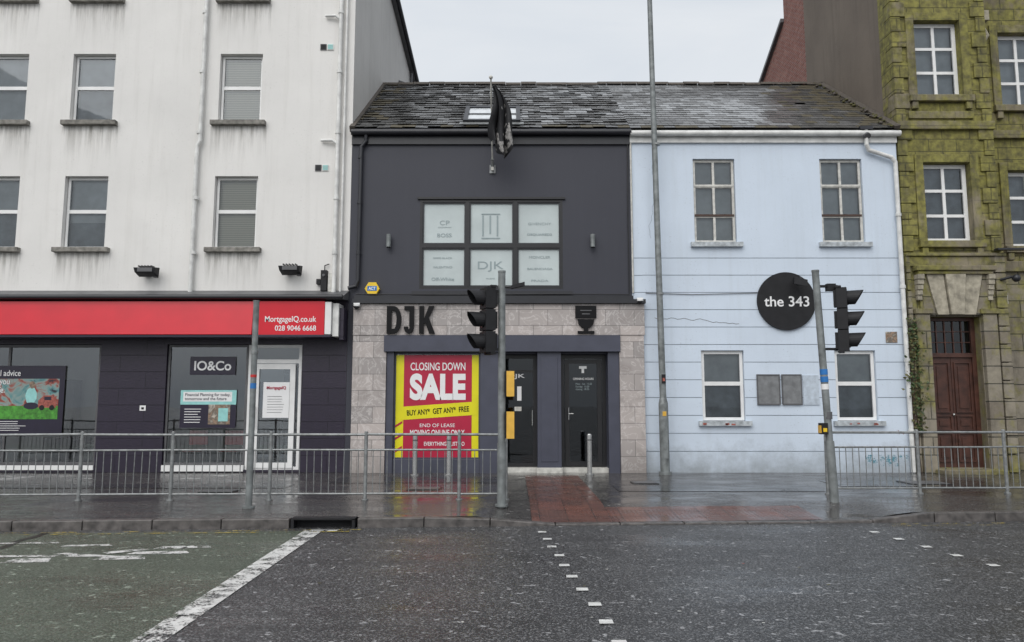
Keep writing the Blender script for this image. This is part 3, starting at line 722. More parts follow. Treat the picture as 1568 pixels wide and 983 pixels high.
for (a, c) in ((5.60, 6.13), (6.17, 6.63)):
    b.box(a, c, -.042, -.036, 2.19, 2.22, 'gut'); b.box(a, c, -.042, -.036, 1.52, 1.55, 'gut'); b.box(a, a + .025, -.044, -.036, 1.55, 2.19, 'gut'); b.box(c - .025, c, -.044, -.036, 1.55, 2.19, 'gut')
b.box(8.62, 8.88, -.02, -.001, 2.95, 3.2, 'photo')
b.finish('notice_board', None, .004)
b = B()
card(b, 8.0, 9.0, .14, .40, -.004, 'tealp'); card(b, 8.5, 9.0, .85, 1.0, -.004, 'pinkp')
b.finish('paint_remnants', blue)
b = B(); xx, zz = 3.3, 3.52
for k in range(26):
    nx, nzv = xx + .075, zz + ru(-.03, .028); b.face([(xx, -.003, zz), (nx, -.003, nzv), (nx, -.003, nzv + .010), (xx, -.003, zz + .011)], 'gut'); xx, zz = nx, nzv
xx, zz = 3.25, 5.4
for k in range(26):
    nx, nzv = xx + ru(-.03, .045), zz + .075; b.face([(xx, -.003, zz), (xx + .007, -.003, zz), (nx + .007, -.003, nzv), (nx, -.003, nzv)], 'bluegroove'); xx, zz = nx, nzv
b.finish('wall_crack', blue)
ds = empty('round_pub_sign', (6.35, -.05, 3.91))
b = B(); b.cyl((6.35, -.002, 3.91), (6.35, -.06, 3.91), .675, 'blackm', n=64); b.finish('disc', ds, .004)
b = B(); b.path([(6.60, -.06, 4.35), (6.60, -.3, 4.42)], .02, 'black'); b.hexa([(6.42, -.38, 4.26), (6.72, -.38, 4.20), (6.72, -.26, 4.22), (6.42, -.26, 4.28), (6.44, -.36, 4.42), (6.74, -.36, 4.36), (6.74, -.26, 4.36), (6.44, -.26, 4.42)], 'blackm'); b.finish('sign_floodlight', ds, .008)
text('the 343', 5.83, 6.87, 3.78, 4.02, -.061, 'whitet', ds, 'sign_text', .002, .012)

# ================================================================== ROOF over grey+blue
def roof_parts(parent, xa, xb, style):
    ey, ez, ry, rz = -.14, 8.02, 3.9, 10.89
    n = Vector((0, -(rz - ez), ry - ey)).normalized(); sl = Vector((0, ry - ey, rz - ez)); Ln = sl.length; sd = sl.normalized()
    def P(x, s_, h): return Vector((x, ey, ez)) + sd * s_ + n * h
    b = B()
    b.face([P(xa, 0, -.03), P(xb, 0, -.03), P(xb, Ln, -.03), P(xa, Ln, -.03)], 'dark')
    b.face([(xa, 3.9, 10.87), (xb, 3.9, 10.87), (xb, 7.94, 8.0), (xa, 7.94, 8.0)], 'sl0')
    g = style == 'grey'
    rows = 20 if g else 23; ex = Ln / rows
    for j in range(rows):
        w = .30 if g else .27; x = xa - (w / 2 if j % 2 else 0)
        while x < xb:
            x0, x1 = max(x, xa) + .004, min(x + w, xb) - .004
            if x1 - x0 > .02 and R() > .002:
                s0 = j * ex + (ru(-.035, .03) if g else ru(-.008, .008)); s1 = (j + 1) * ex + .04; h0 = ru(.024, .050) if g else ru(.016, .026)
                sk = ru(-.035, .035) if g else ru(-.006, .006)
                nv_ = noise.noise(Vector((x * .45, j * .16, 3.1 if g else 8)))
                v = nv_ * .7 + ru(-.30, .30)
                if g: v += (j / rows - .5) * .25 + (x + 3.8) * .055 - .06  # more pale slates towards upper right, painting the wet highlights there
                else: v += .24 - max(0, x - 4.8) * .12
                m = 'sl0' if v < .02 else ('sl1' if v < .36 else 'sl2')
                if x > 6.8 and R() < (x - 6.6) * .33: m = 'sl3'
                if g and x < -3.2 and R() < .5: m = 'sl3'
                if j == 0: m = 'sl3' if R() < .5 else 'sl0'
                t = .012
                q = [P(x0, s0, h0 - t), P(x1, s0 + sk, h0 - t), P(x1, s1, .002), P(x0, s1, .002), P(x0, s0, h0), P(x1, s0 + sk, h0 + (ru(-.008, .008) if g else 0)), P(x1, s1, .008), P(x0, s1, .008)]
                b.hexa(q, m)
            x += w
    b.finish('roof_slates', parent)
    b = B(); x = xa
    while x < xb:
        e = min(x + .45, xb); r = .11; pts = []; nn = 8; dz = ru(-.015, .015)
        for X in (x + .004, e - .004):
            for i in range(nn + 1):
                a = math.pi * i / nn; pts.append((X, 3.9 - r * 1.25 * math.cos(a), 10.86 + r * math.sin(a) + dz))
        b.faces(pts, [(i, i + 1, nn + 2 + i, nn + 1 + i) for i in range(nn)], 'ridge', True)
        x = e
    b.finish('ridge_tiles', parent)
    return P
P1 = roof_parts(shop, -3.79, 2.79, 'grey')
roof_parts(blue, 2.79, 9.14, 'blue')
b = B(); xx = -3.83
b.hexa([P1(xx - .0, -.05, -.08), P1(xx + .12, -.05, -.08), P1(xx + .12, 4.98, -.08), P1(xx, 4.98, -.08), P1(xx, -.05, .06), P1(xx + .12, -.05, .06), P1(xx + .12, 4.98, .06), P1(xx, 4.98, .06)], 'ridge')
b.finish('roof_verge', shop)
b = B()
b.hexa([P1(9.02, -.05, .0), P1(9.145, -.05, .0), P1(9.145, 4.98, .0), P1(9.02, 4.98, .0), P1(9.02, -.05, .06), P1(9.145, -.05, .09), P1(9.145, 4.98, .09), P1(9.02, 4.98, .06)], 'ridge')
for k in range(60):
    s_ = ru(0, 4.9); xx = 9.05 - abs(random.gauss(0, .12)); c = P1(xx, s_, .05); b.ball(c, ru(.02, .06), 'leaf2' if R() < .4 else 'ridge', 6, 4, 1, 1, .6)
b.finish('roof_flashing', blue)
b = B()
def rb(x0, x1, s0, s1, h0, h1, m): b.hexa([P1(x0, s0, h0), P1(x1, s0, h0), P1(x1, s1, h0), P1(x0, s1, h0), P1(x0, s0, h1), P1(x1, s0, h1), P1(x1, s1, h1), P1(x0, s1, h1)], m)
rb(-1.17, -1.07, .28, 1.75, .0, .13, 'gutd'); rb(.10, .20, .28, 1.75, .0, .13, 'gutd'); rb(-1.07, .10, .28, .40, .0, .125, 'gutd'); rb(-1.07, .10, 1.62, 1.75, .0, .125, 'gutd')
rb(-1.25, .28, .10, .278, .06, .075, 'galv')
M['velux'] = simple('skylight_glass', (.62, .65, .67), .06)
rb(-1.07, .10, .40, 1.62, .06, .09, 'velux'); rb(-1.07, .10, .95, 1.02, .091, .11, 'gutd')
b.finish('skylight', shop)

# ================================================================== STONE BUILDING (right)
st = empty('sandstone_building', (12, 0, 0))
SX = 9.16
b = B()
w1 = [(9.70, 10.80, 8.87, 10.76), (9.72, 10.82, 5.33, 7.22)]
door = (9.62, 10.80, .10, 3.55)
wall(b, SX, 11.4, 4.75, 15.5, w1, 0, 'stoneg', .2, 'stonet')
wall(b, SX, 11.4, -.15, 4.75, [door], -.03, 'stonel', .35, 'stonet')
w2 = [(12.12, 13.22, 8.87, 10.76), (12.12, 13.22, 5.33, 7.22), (14.6, 15.7, 8.87, 10.76), (14.6, 15.7, 5.33, 7.22)]
wall(b, 11.4, 18, 4.75, 15.5, w2, .6, 'stoneg', .2, 'stonet')
wall(b, 11.4, 18, -.15, 4.75, [(12.3, 13.3, 1.2, 3.6)], .57, 'stonel', .2, 'stonet')
b.face([(11.4, 0, 4.75), (11.4, .6, 4.75), (11.4, .6, 15.5), (11.4, 0, 15.5)], 'stoneg'); b.face([(11.4, -.03, -.15), (11.4, .6, -.15), (11.4, .6, 4.75), (11.4, -.03, 4.75)], 'stonel')
b.face([(SX, -.03, -.15), (SX, 0, -.15), (SX, 0, 4.75), (SX, -.03, 4.75)], 'stonel'); b.face([(SX, -.03, 4.75), (11.4, -.03, 4.75), (11.4, 0, 4.75), (SX, 0, 4.75)], 'stonel')
b.face([(SX, .55, -.15), (SX, 5.0, -.15), (SX, 5.0, 18), (SX, .55, 18)], 'brown'); b.face([(SX - .002, 0, -.15), (SX - .002, .55, -.15), (SX - .002, .55, 15.5), (SX - .002, 0, 15.5)], 'stoneg')
b.face([(SX, 5, 8), (SX + .12, 5, 8), (SX + .12, 5, 18), (SX, 5, 18)], 'brown')
b.face([(SX + .1, 5.0, -.15), (SX + .1, 9.3, -.15), (SX + .1, 9.3, 13.3), (SX + .1, 6.9, 14.5), (SX + .1, 6.9, 18), (SX + .1, 5.0, 18)], 'brick')
b.face([(SX, .55, 15.5), (SX, 5, 18), (18, 5, 18), (18, .55, 15.5)], 'sl0')
b.face([(SX + .1, 9.3, -.15), (18, 9.3, -.15), (18, 9.3, 13.3), (SX + .1, 9.3, 13.3)], 'brick')
b.face([(SX + .1, 6.9, 13.3), (18, 6.9, 13.3), (18, 6.9, 18), (SX + .1, 6.9, 18)], 'brick')
b.face([(SX + .1, 9.3, 13.3), (18, 9.3, 13.3), (18, 6.9, 14.5), (SX + .1, 6.9, 14.5)], 'sl0')
b.finish('walls', st)
b = B(); 
b.hexa([(SX - .02, 9.4, 13.22), (SX + .3, 9.4, 13.22), (SX + .3, 6.9, 14.46), (SX - .02, 6.9, 14.46), (SX - .02, 9.4, 13.36), (SX + .3, 9.4, 13.36), (SX + .3, 6.9, 14.6), (SX - .02, 6.9, 14.6)], 'gut')
z = 5.08; k = 0
while z < 15:
    w = .34 if k % 2 else .22; b.box(SX - .012, SX + w, -.05, .3, z, z + .37, 'stoneg' if k % 3 else 'stonet'); z += .385; k += 1
z = 5.08
while z < 15:
    w = .34 if k % 2 else .22; b.box(11.42 - w, 11.43, -.05, .2, z, z + .37, 'stoneg' if k % 3 else 'stonet'); z += .385; k += 1
b.box(SX - .02, 11.46, -.10, .3, 8.02, 8.22, 'stonet'); b.box(11.47, 18, .50, .62, 8.02, 8.22, 'stonet')
b.box(SX - .02, 11.46, -.09, .3, 4.72, 4.95, 'stonet'); b.box(11.47, 18, .46, .62, 4.70, 4.95, 'stonet')
b.box(SX - .02, 11.46, -.14, .3, 4.955, 5.03, 'stonet')
for (x0, x1, z0, z1, yy) in [(w[0], w[1], w[2], w[3], 0) for w in w1] + [(w[0], w[1], w[2], w[3], .6) for w in w2]:
    b.box(x0 - .20, x0 - .002, yy - .05, yy + .1, z0, z1 + .2, 'stonet'); b.box(x1 + .002, x1 + .20, yy - .05, yy + .1, z0, z1 + .2, 'stonet')
    b.box(x0, x1, yy - .048, yy + .1, z1 + .002, z1 + .2, 'stonet'); b.box(x0 - .22, x1 + .22, yy - .12, yy + .15, z0 - .16, z0 - .002, 'stonet')
    b.box(x0 - .16, x0 - .02, yy - .09, yy, z0 - .34, z0 - .165, 'stonet'); b.box(x1 + .02, x1 + .16, yy - .09, yy, z0 - .34, z0 - .165, 'stonet')
b.box(9.45, 11.0, -.05, .1, 8.3, 8.48, 'stonet')
for (x0, x1) in ((SX - .01, 9.24), (11.2, 11.44)):
    z = .0
    while z < 4.6: b.box(x0, x1, -.10, -.031, z + .012, z + .40, 'stonel'); z += .415
b.finish('stone_trim', st, .012)
b = B()
for (x0, x1, z0, z1, yy) in [(w[0], w[1], w[2], w[3], 0) for w in w1] + [(w[0], w[1], w[2], w[3], .6) for w in w2] + [(12.3, 13.3, 1.2, 3.6, .57)]:
    xc = (x0 + x1) / 2; H = z1 - z0
    frame(b, x0 + .005, x1 - .005, z0 + .005, z1 - .005, yy + .14, .09, 'whitep', vs=(xc,), hs=(z0 + H * .34, z0 + H * .66), bw=.07, back='curtain2' if z0 > 8 else 'curtain', backy=.15)
b.finish('windows', st)
b = B()
b.box(9.28, 9.60, -.14, -.031, -.1, 3.60, 'stonel'); b.box(10.82, 11.14, -.14, -.031, -.1, 3.60, 'stonel')
b.box(9.26, 9.66, -.18, -.031, 3.602, 3.72, 'stonet'); b.box(10.76, 11.18, -.18, -.031, 3.602, 3.72, 'stonet')
b.box(9.42, 11.02, -.10, -.031, 3.725, 4.58, 'stonet')
for (a0, a1, c0, c1, pr, m) in ((10.07, 10.37, 9.98, 10.46, .20, 'keyst'), (9.78, 10.05, 9.56, 9.96, .15, 'keyst'), (10.39, 10.66, 10.48, 10.88, .15, 'keyst'), (9.50, 9.76, 9.43, 9.54, .12, 'stonel'), (10.68, 10.95, 10.90, 11.01, .12, 'stonel')):
    prism(b, [(a0, 3.58), (a1, 3.58), (c1, 4.57), (c0, 4.57)], -pr, -.05, m)
b.box(9.3, 11.14, -.26, -.03, 4.60, 4.71, 'stonet'); b.box(9.36, 11.08, -.21, -.03, 4.52, 4.598, 'stonet')
for x in (9.33, 10.96):
    for k in range(5): b.box(x + .005 * k, x + .15 - .005 * k, -.24 + k * .028, -.03, 4.40 - k * .12, 4.515 - k * .12, 'keyst')
b.box(9.5, 10.92, -.5, -.03, -.05, .09, 'stonet')
b.finish('door_surround', st, .012)
b = B()
yy = .22
b.box(9.62, 9.72, yy - .04, yy + .05, .1, 3.55, 'wood'); b.box(10.70, 10.80, yy - .04, yy + .05, .1, 3.55, 'wood'); b.box(9.72, 10.70, yy - .05, yy + .05, 2.62, 2.72, 'wood')
b.box(9.72, 10.70, yy - .035, yy + .05, 3.47, 3.55, 'wood')
for k in range(1, 5): b.box(9.72 + k * .196 - .012, 9.72 + k * .196 + .012, yy - .01, yy + .03, 2.72, 3.47, 'wood')
for k in range(1, 3): b.box(9.72, 10.70, yy - .008, yy + .028, 2.72 + k * .25 - .01, 2.72 + k * .25 + .01, 'wood')
card(b, 9.72, 10.70, 2.72, 3.47, yy + .02, 'glassd'); card(b, 9.62, 10.8, .1, 3.5, yy + .12, 'dark')
for x0 in (9.72, 10.215):
    b.box(x0, x0 + .485, yy, yy + .05, .1, 2.62, 'wood')
    for (z0, z1) in ((.25, .85), (.97, 1.25), (1.37, 2.48)):
        for (p, q, r, s_) in ((x0 + .05, x0 + .08, z0 - .03, z1 + .03), (x0 + .405, x0 + .435, z0 - .03, z1 + .03), (x0 + .08, x0 + .405, z1, z1 + .03), (x0 + .08, x0 + .405, z0 - .03, z0)): b.box(p, q, yy - .03, yy - .001, r, s_, 'wood')
        b.box(x0 + .14, x0 + .345, yy - .018, yy - .001, z0 + .07, z1 - .07, 'wood')
b.ball((10.18, yy - .05, 1.3), .03, 'steel')
b.finish('double_door', st, .004)
b = B()
b.path([(11.62, .42, 15), (11.62, .42, 9.9), (11.62, .42, .0)], .06, 'stonet'); b.box(11.48, 11.76, .28, .55, 10.95, 11.2, 'keyst'); b.path([(11.62, .4, 10.9), (11.75, .4, 10.6), (11.62, .42, 10.4)], .05, 'keyst')
b.cyl((11.3, -.1, 4.4), (11.5, -.3, 4.45), .03, 'gutd'); b.ball((11.52, -.32, 4.4), .09, 'gutd'); b.box(11.2, 11.9, -.25, -.1, 5.08, 5.12, 'gutd')
b.box(11.55, 11.75, .35, .5, 3.9, 4.1, 'cream')
b.finish('stone_downpipe', st)
b = B()
for k in range(520):
    z = .9 + 2.6 * R(); dens = .5 + .5 * math.sin(z * 3.1 + 1)
    x = 9.20 + random.gauss(0, .07 + .06 * dens); yv = -.11 - abs(random.gauss(0, .06)) - (.05 if x < 9.1 else 0)
    s_ = ru(.02, .05); n = Vector((ru(-1, 1), -1 + ru(-.3, .5), ru(-.6, 1))).normalized(); u = n.cross(Vector((R(), R(), 1))).normalized(); v = n.cross(u)
    c = Vector((x, yv, z)); b.face([c - u * s_, c - v * s_ * .5, c + u * s_, c + v * s_ * .9], 'leaf' if R() < .5 else 'leaf2')
for k in range(6):
    x0 = 9.17 + ru(-.08, .12); pts = [(x0 + .04 * math.sin(q * 1.7 + k), -.11, .0 + q * .5) for q in range(7)]; b.path(pts, .007, 'brownbar', 6)
b.finish('ivy_plant')

# ================================================================== GROUND
def yk(x): return -6.62 + .06 * max(-16, min(16, x))
def sstep(a, b_, t):
    t = max(0, min(1, (t - a) / (b_ - a))); return t * t * (3 - 2 * t)
def pz(x, y):
    d = y - yk(x)
    dr = sstep(-.6, .3, x) * (1 - sstep(4.9, 5.8, x))
    return -.105 * dr * (1 - sstep(0, 1.9, d))
b = B(); b.face([(-300, -300, -.14), (300, -300, -.14), (300, 300, -.14), (-300, 300, -.14)], 'road'); b.finish('ground')
b = B(); b.face([(-80, -30, -.12), (80, -30, -.12), (80, -4.5, -.12), (-80, -4.5, -.12)], 'road'); b.finish('road')
b = B()
xs = [-80, -40, -20] + [-16 + .25 * k for k in range(129)] + [20, 40, 80]; ny = 24; P = []
for x in xs:
    for j in range(ny + 1):
        y0 = yk(x) + .15; y = y0 + (.4 - y0) * j / ny; P.append((x, y, pz(x, y) + .006 * noise.noise(Vector((x * .6, y * .6, 0)))))
b.faces(P, [(i * (ny + 1) + j, (i + 1) * (ny + 1) + j, (i + 1) * (ny + 1) + j + 1, i * (ny + 1) + j + 1) for i in range(len(xs) - 1) for j in range(ny)], 'pave', True)
b.finish('pavement')
b = B(); x = -30.
while x < 30:
    x1 = x + .9
    if not (-2.75 < x + .45 < -1.9):
        a, c = x + .005, x1 - .005; dz = ru(-.004, .004)
        za, zb = pz(a, yk(a)) + .008 + dz, pz(c, yk(c)) + .008 + dz
        b.hexa([(a, yk(a), -.25), (c, yk(c), -.25), (c, yk(c) + .15, -.25), (a, yk(a) + .15, -.25), (a, yk(a) + .006, za), (c, yk(c) + .006, zb), (c, yk(c) + .15, zb), (a, yk(a) + .15, za)], 'kerb')
    x = x1
b.finish('kerb', None, .012)
b = B(); x0, x1 = -2.98, -2.12
b.box(x0, x1, yk(x0) + .01, yk(x0) + .2, -.01, .012, 'blackm'); b.box(x0, x0 + .04, yk(x0), yk(x0) + .2, -.2, .0, 'blackm'); b.box(x1 - .04, x1, yk(x0) + .01, yk(x0) + .2, -.2, .0, 'blackm')
b.box(x0, x1, yk(x0) + .15, yk(x0) + .2, -.2, -.011, 'dark')
b.finish('drain_gully')
def sheet(name, x0, x1, y0f, y1f, m, dz=.008, n=24, k=16):
    b = B(); P = []
    for i in range(n + 1):
        x = x0 + (x1 - x0) * i / n
        for j in range(k + 1):
            ya, yb = y0f(x), y1f(x); y = ya + (yb - ya) * j / k; P.append((x, y, pz(x, y) + .006 * noise.noise(Vector((x * .6, y * .6, 0))) + dz))
    b.faces(P, [(i * (k + 1) + j, (i + 1) * (k + 1) + j, (i + 1) * (k + 1) + j + 1, i * (k + 1) + j + 1) for i in range(n) for j in range(k)], m, True)
    return b.finish(name)
sheet('tactile_paving', .28, 1.42, lambda x: yk(x) + .152, lambda x: -.75, 'tact')
sheet('tactile_paving', 1.425, 4.45, lambda x: yk(x) + .152, lambda x: yk(x) + 1.15, 'tact')
for (x0, x1, y0, y1) in ((-9.5, -4.2, -3.1, -2.4), (-3.6, -.3, -2.2, -1.0), (1.9, 5.6, -3.6, -2.6), (6.2, 9.4, -2.8, -1.7), (-14, -8.2, -6.0, -5.3)):
    sheet('pavement_repair_patch', x0, x1, lambda x, y0=y0: y0, lambda x, y1=y1: y1, 'pave2', .005)
b = B(); P = []; n = 40
for i in range(n + 1):
    x = -40 + (37.36) * i / n; P += [(x, -13.6, -.116), (x, yk(x) - .22, -.116)]
b.faces(P, [(2 * i, 2 * i + 2, 2 * i + 3, 2 * i + 1) for i in range(n)], 'greenroad'); b.finish('green_cycle_box')
def rmark(b, pts, m, z=-.112): b.face([(x, y, z) for x, y in pts], m)
b = B()
rmark(b, [(-2.62, -16.5), (-2.40, -16.5), (-2.50, -7.0), (-2.74, -7.0)], 'wpaint')
rmark(b, [(-2.66, -7.05), (-2.3, -7.05), (-2.3, -6.93), (-2.66, -6.93)], 'wpaint', -.108)
b.finish('lane_line')
b = B()
for (x0, x1, y0, y1) in ((-6.1, -4.5, -8.72, -8.62), (-4.5, -3.95, -8.85, -8.65), (-4.3, -3.6, -8.55, -8.40), (-6.2, -5.4, -7.95, -7.85), (-5.3, -4.7, -8.1, -8.0), (-4.15, -3.75, -8.25, -8.10), (-3.85, -3.5, -8.2, -8.05), (-5.4, -4.9, -9.0, -8.78), (-7.5, -5.8, -9.0, -8.9)):
    rmark(b, [(x0, y0), (x1, y0 + .05), (x1 - .1, y1 + .05), (x0 + .05, y1)], 'wpaint')
rmark(b, [(-5.1, -8.55), (-4.2, -8.75), (-4.2, -8.68), (-5.0, -8.47)], 'wpaint', -.110)
rmark(b, [(-4.6, -8.45), (-4.2, -8.2), (-4.15, -8.3), (-4.5, -8.55)], 'wpaint', -.109)
b.finish('cycle_symbol_marking')
b = B()
yv = -7.1; k = 0
while yv > -16:
    for X0, X1 in ((.38, .80), (4.72, 5.35)):
        X = X0 + (X1 - X0) * (-7.1 - yv) / 4.9 + ru(-.015, .015)
        s_ = .055; rmark(b, [(X - s_, yv - s_), (X + s_, yv - s_ * .9), (X + s_, yv + s_), (X - s_ * .9, yv + s_)], 'wstud')
    yv -= .50; k += 1
b.finish('crossing_studs')
b = B()
for (a, c) in ((5.2, 14), (-14, -2.9)):
    for off in (.22, .36):
        x = a
        while x < c: rmark(b, [(x, yk(x) - off), (x + 1, yk(x + 1) - off), (x + 1, yk(x + 1) - off + .055), (x, yk(x) - off + .055)], 'ypaint', -.108); x += 1
b.finish('yellow_lines')
b = B()
pts = []
for k in range(28):
    pts.append((-6.05 + .03 * math.sin(k * 1.3) + ru(-.02, .02) + k * .016, -7.15 - k * .16, .045 + ru(-.015, .02)))
for p, q in zip(pts, pts[1:]): b.face([(p[0] - p[2], p[1], -.113), (q[0] - q[2], q[1], -.113), (q[0] + q[2], q[1], -.113), (p[0] + p[2], p[1], -.113)], 'patch')
b.finish('tar_seam')
b = B()
for k in range(260):
    x, y = ru(-12, 12), yk(0) - .05 - abs(random.gauss(0, 2.2)); s_ = ru(.008, .022)
    if y > yk(x) - .05: continue
    a = ru(0, 6.3); b.face([(x + s_ * math.cos(a + q * 1.57) * ru(.6, 1.2), y + s_ * math.sin(a + q * 1.57) * .8, -.106) for q in range(4)], ['kerb', 'leaf2', 'cream', 'rust'][int(R() * 3.1)])
b.finish('road_grit')
b = B()
for (x, y, w, d) in ((-1.6, -3.2, .6, .45), (2.6, -2.2, .5, .4), (8.1, -2.2, .8, .6), (-5.2, -3.6, .6, .4)):
    b.box(x - w / 2, x + w / 2, y - d / 2, y + d / 2, -.02, .013, 'patch'); b.box(x - w / 2 + .03, x + w / 2 - .03, y - d / 2 + .03, y + d / 2 - .03, .0, .017, 'gut')
b.finish('access_covers')

# ================================================================== RAILINGS
def railing(name, pts, posts):
    b = B()
    def at(x):
        for (a, c) in zip(pts, pts[1:]):
            if a[0] <= x <= c[0]: t = (x - a[0]) / (c[0] - a[0]); return a[1] + (c[1] - a[1]) * t
        return pts[-1][1]
    for i, x in enumerate(posts):
        y = at(x); b.cyl((x, y, -.02), (x, y, 1.09), .030, 'galv'); b.ball((x, y, 1.09), .030, 'galv', 10, 6, 1, 1, .5); b.cyl((x, y, .0), (x, y, .02), .055, 'galv')
    for a, c in zip(posts, posts[1:]):
        ya, yc = at(a), at(c)
        for z, r in ((1.05, .022), (.80, .017), (.10, .017)):
            j1, j2 = ru(-.006, .006), ru(-.006, .006)
            b.cyl((a + .01, ya, z + j1), (c - .01, yc, z + j2), r, 'galv', n=10)
        n = int(round((c - a) / .118))
        for k in range(1, n):
            x = a + (c - a) * k / n; y = ya + (yc - ya) * k / n; t = ru(-.006, .006); b.cyl((x, y, .10), (x + t, y + t, .80), .0075, 'galv', n=6, caps=False)
    return b.finish(name)
pl = [-14.6, -13.07, -11.55, -10.02, -8.5, -6.96, -5.50, -3.92, -2.38, -.86, -.10]
railing('pedestrian_guard_railing', [(-15, -5.05), (-.1, -4.74)], pl)
railing('pedestrian_guard_railing', [(5.4, -4.0), (20, -3.6)], [5.45, 7.06, 8.6, 10.15, 11.7, 13.2])

for x, y in ((1.71, -.45), (-2.12, -.6), (-1.38, -.6)):
    b = B(); b.cyl((x, y, -.02), (x, y, .86), .055, 'steel', n=20); b.ball((x, y, .86), .055, 'steel', 16, 8, 1, 1, .7); b.cyl((x, y, 0), (x, y, .02), .10, 'steel', n=20); b.cyl((x, y, .74), (x, y, .77), .057, 'gut', n=20)
    b.finish('steel_bollard')

# street lamp
b = B(); x0, y0 = 3.38, -.42
b.cyl((x0, y0, -.02), (x0 - .01, y0, 1.55), .105, 'pole', n=20); b.cyl((x0 - .01, y0, 1.55), (x0 - .012, y0, 1.68), .105, 'pole', .075, n=20)
b.cyl((x0 - .012, y0, 1.68), (x0 - .13, y0, 12.2), .075, 'pole', .055, n=20)
b.cyl((x0, y0, -.02), (x0, y0, .06), .14, 'pole', n=20)
b.box(x0 - .05, x0 + .05, y0 - .112, y0 - .10, .35, .95, 'pole')
for z in (4.0, 7.5): b.cyl((x0 - .03, y0, z), (x0 - .03, y0, z + .05), .082, 'galv', n=20)
b.box(x0 - .05, x0 + .03, y0 - .116, y0 - .10, 1.28, 1.38, 'yel2'); b.box(x0 - .05, x0 + .04, y0 - .095, y0 - .07, 2.0, 2.2, 'blackm'); b.box(x0 - .03, x0 + .02, y0 - .0975, y0 - .0965, 2.05, 2.12, 'rust')
b.path([(x0 - .13, y0, 12.2), (x0 - .13, y0 - .5, 12.6), (x0 - .13, y0 - 1.4, 12.7)], .04, 'pole'); b.ball((x0 - .13, y0 - 1.7, 12.68), .14, 'pole', 14, 8, 1, 2.6, .6)
b.finish('street_lamp')

# sign post (left)
b = B(); x0, y0 = -3.94, -5.7
b.cyl((x0, y0, -.02), (x0, y0, 3.11), .045, 'pole', n=18); b.cyl((x0, y0, 3.11), (x0, y0, 3.13), .05, 'pole', n=18); b.cyl((x0, y0, 0), (x0, y0, .03), .09, 'pole', n=18)
b.cyl((x0, y0, 1.95), (x0, y0, 1.99), .0475, 'reds', n=18); b.cyl((x0, y0, 1.78), (x0, y0, 1.86), .047, 'blues', n=18); b.cyl((x0, y0, 2.3), (x0, y0, 2.36), .052, 'galv', n=18)
b.cyl((x0, y0, .0), (x0, y0, .85), .052, 'pole', n=18)
b.finish('sign_post')

# traffic lights
def signal_head(b, cx, cy, z0, z1, sgn_, yaw=0.):
    H = z1 - z0; d = Vector((sgn_ * math.cos(yaw), -math.sin(yaw), 0)); u = Vector((0, 0, 1)); w = d.cross(u)
    c = Vector((cx, cy, 0))
    def bx(a0, a1, b0, b1, zz0, zz1, m):
        pts = [c + d * a + w * q + u * z for z in (zz0, zz1) for (a, q) in ((a0, b0), (a1, b0), (a1, b1), (a0, b1))]; b.hexa(pts, m)
    h3 = H / 3
    for k in range(3):
        za = z0 + k * h3; bx(-.10, .06, -.15, .15, za + .008, za + h3 - .008, 'blackm')
        bx(-.145, -.10, -.11, .11, za + .04, za + h3 - .04, 'blackm')
        zc = za + h3 / 2; ctr = c + d * .06 + u * zc; r = .125
        n = 18; pts = []; a0, a1 = math.radians(-50), math.radians(230)
        for i in range(n + 1):
            a = a0 + (a1 - a0) * i / n; o = w * (r * math.cos(a)) + u * (r * math.sin(a)); ln = .10 + .15 * (math.sin(a) + 1) / 2
            for rr, l in ((1, 0), (1, ln), (.94, ln), (.94, 0)):
                pts.append(ctr + o * rr + d * l)
        fs = []
        for i in range(n):
            for q in range(3): fs.append((i * 4 + q, (i + 1) * 4 + q, (i + 1) * 4 + q + 1, i * 4 + q + 1))
        b.faces(pts, fs, 'blackm', False)
        b.cyl(ctr, ctr + d * .02, .115, 'lens', n=24)
    bx(-.11, -.02, -.16, .16, z0 - .02, z0 + .006, 'blackm'); bx(-.11, -.02, -.16, .16, z1 - .006, z1 + .025, 'blackm')
b = B(); x0, y0 = -.16, -5.5
b.cyl((x0, y0, -.02), (x0, y0, 3.60), .057, 'pole', n=20); b.cyl((x0, y0, 3.6), (x0, y0, 3.63), .062, 'pole', n=20); b.cyl((x0, y0, -.02), (x0, y0, .95), .068, 'pole', n=20); b.cyl((x0, y0, 0), (x0, y0, .03), .10, 'pole', n=20)
signal_head(b, -.40, y0 - .02, 2.33, 3.36, -1, .38)
b.box(-.32, x0, y0 - .02, y0 + .02, 3.28, 3.32, 'blackm'); b.box(-.32, x0, y0 - .02, y0 + .02, 2.37, 2.41, 'blackm')
for (z0, z1) in ((1.66, 2.05), (1.02, 1.43)):
    b.box(-.105, -.085, y0 - .06, y0 + .04, z0, z1, 'blackm'); b.box(-.084, .035, y0 - .105, y0 - .09, z0, z1, 'yel2'); b.box(-.08, .03, y0 - .0895, y0 + .02, z0 + .02, z1 - .02, 'yel2')
b.path([(x0, y0, 3.38), (x0 + .2, y0 - .02, 3.36)], .014, 'black'); b.hexa([(x0 + .14, y0 - .06, 3.34), (x0 + .36, y0 - .06, 3.39), (x0 + .36, y0 + .02, 3.39), (x0 + .14, y0 + .02, 3.34), (x0 + .14, y0 - .06, 3.39), (x0 + .36, y0 - .06, 3.45), (x0 + .36, y0 + .02, 3.45), (x0 + .14, y0 + .02, 3.39)], 'blackm')
b.finish('traffic_light')
b = B(); y0 = -4.9; xb, xt = 5.17, 5.03
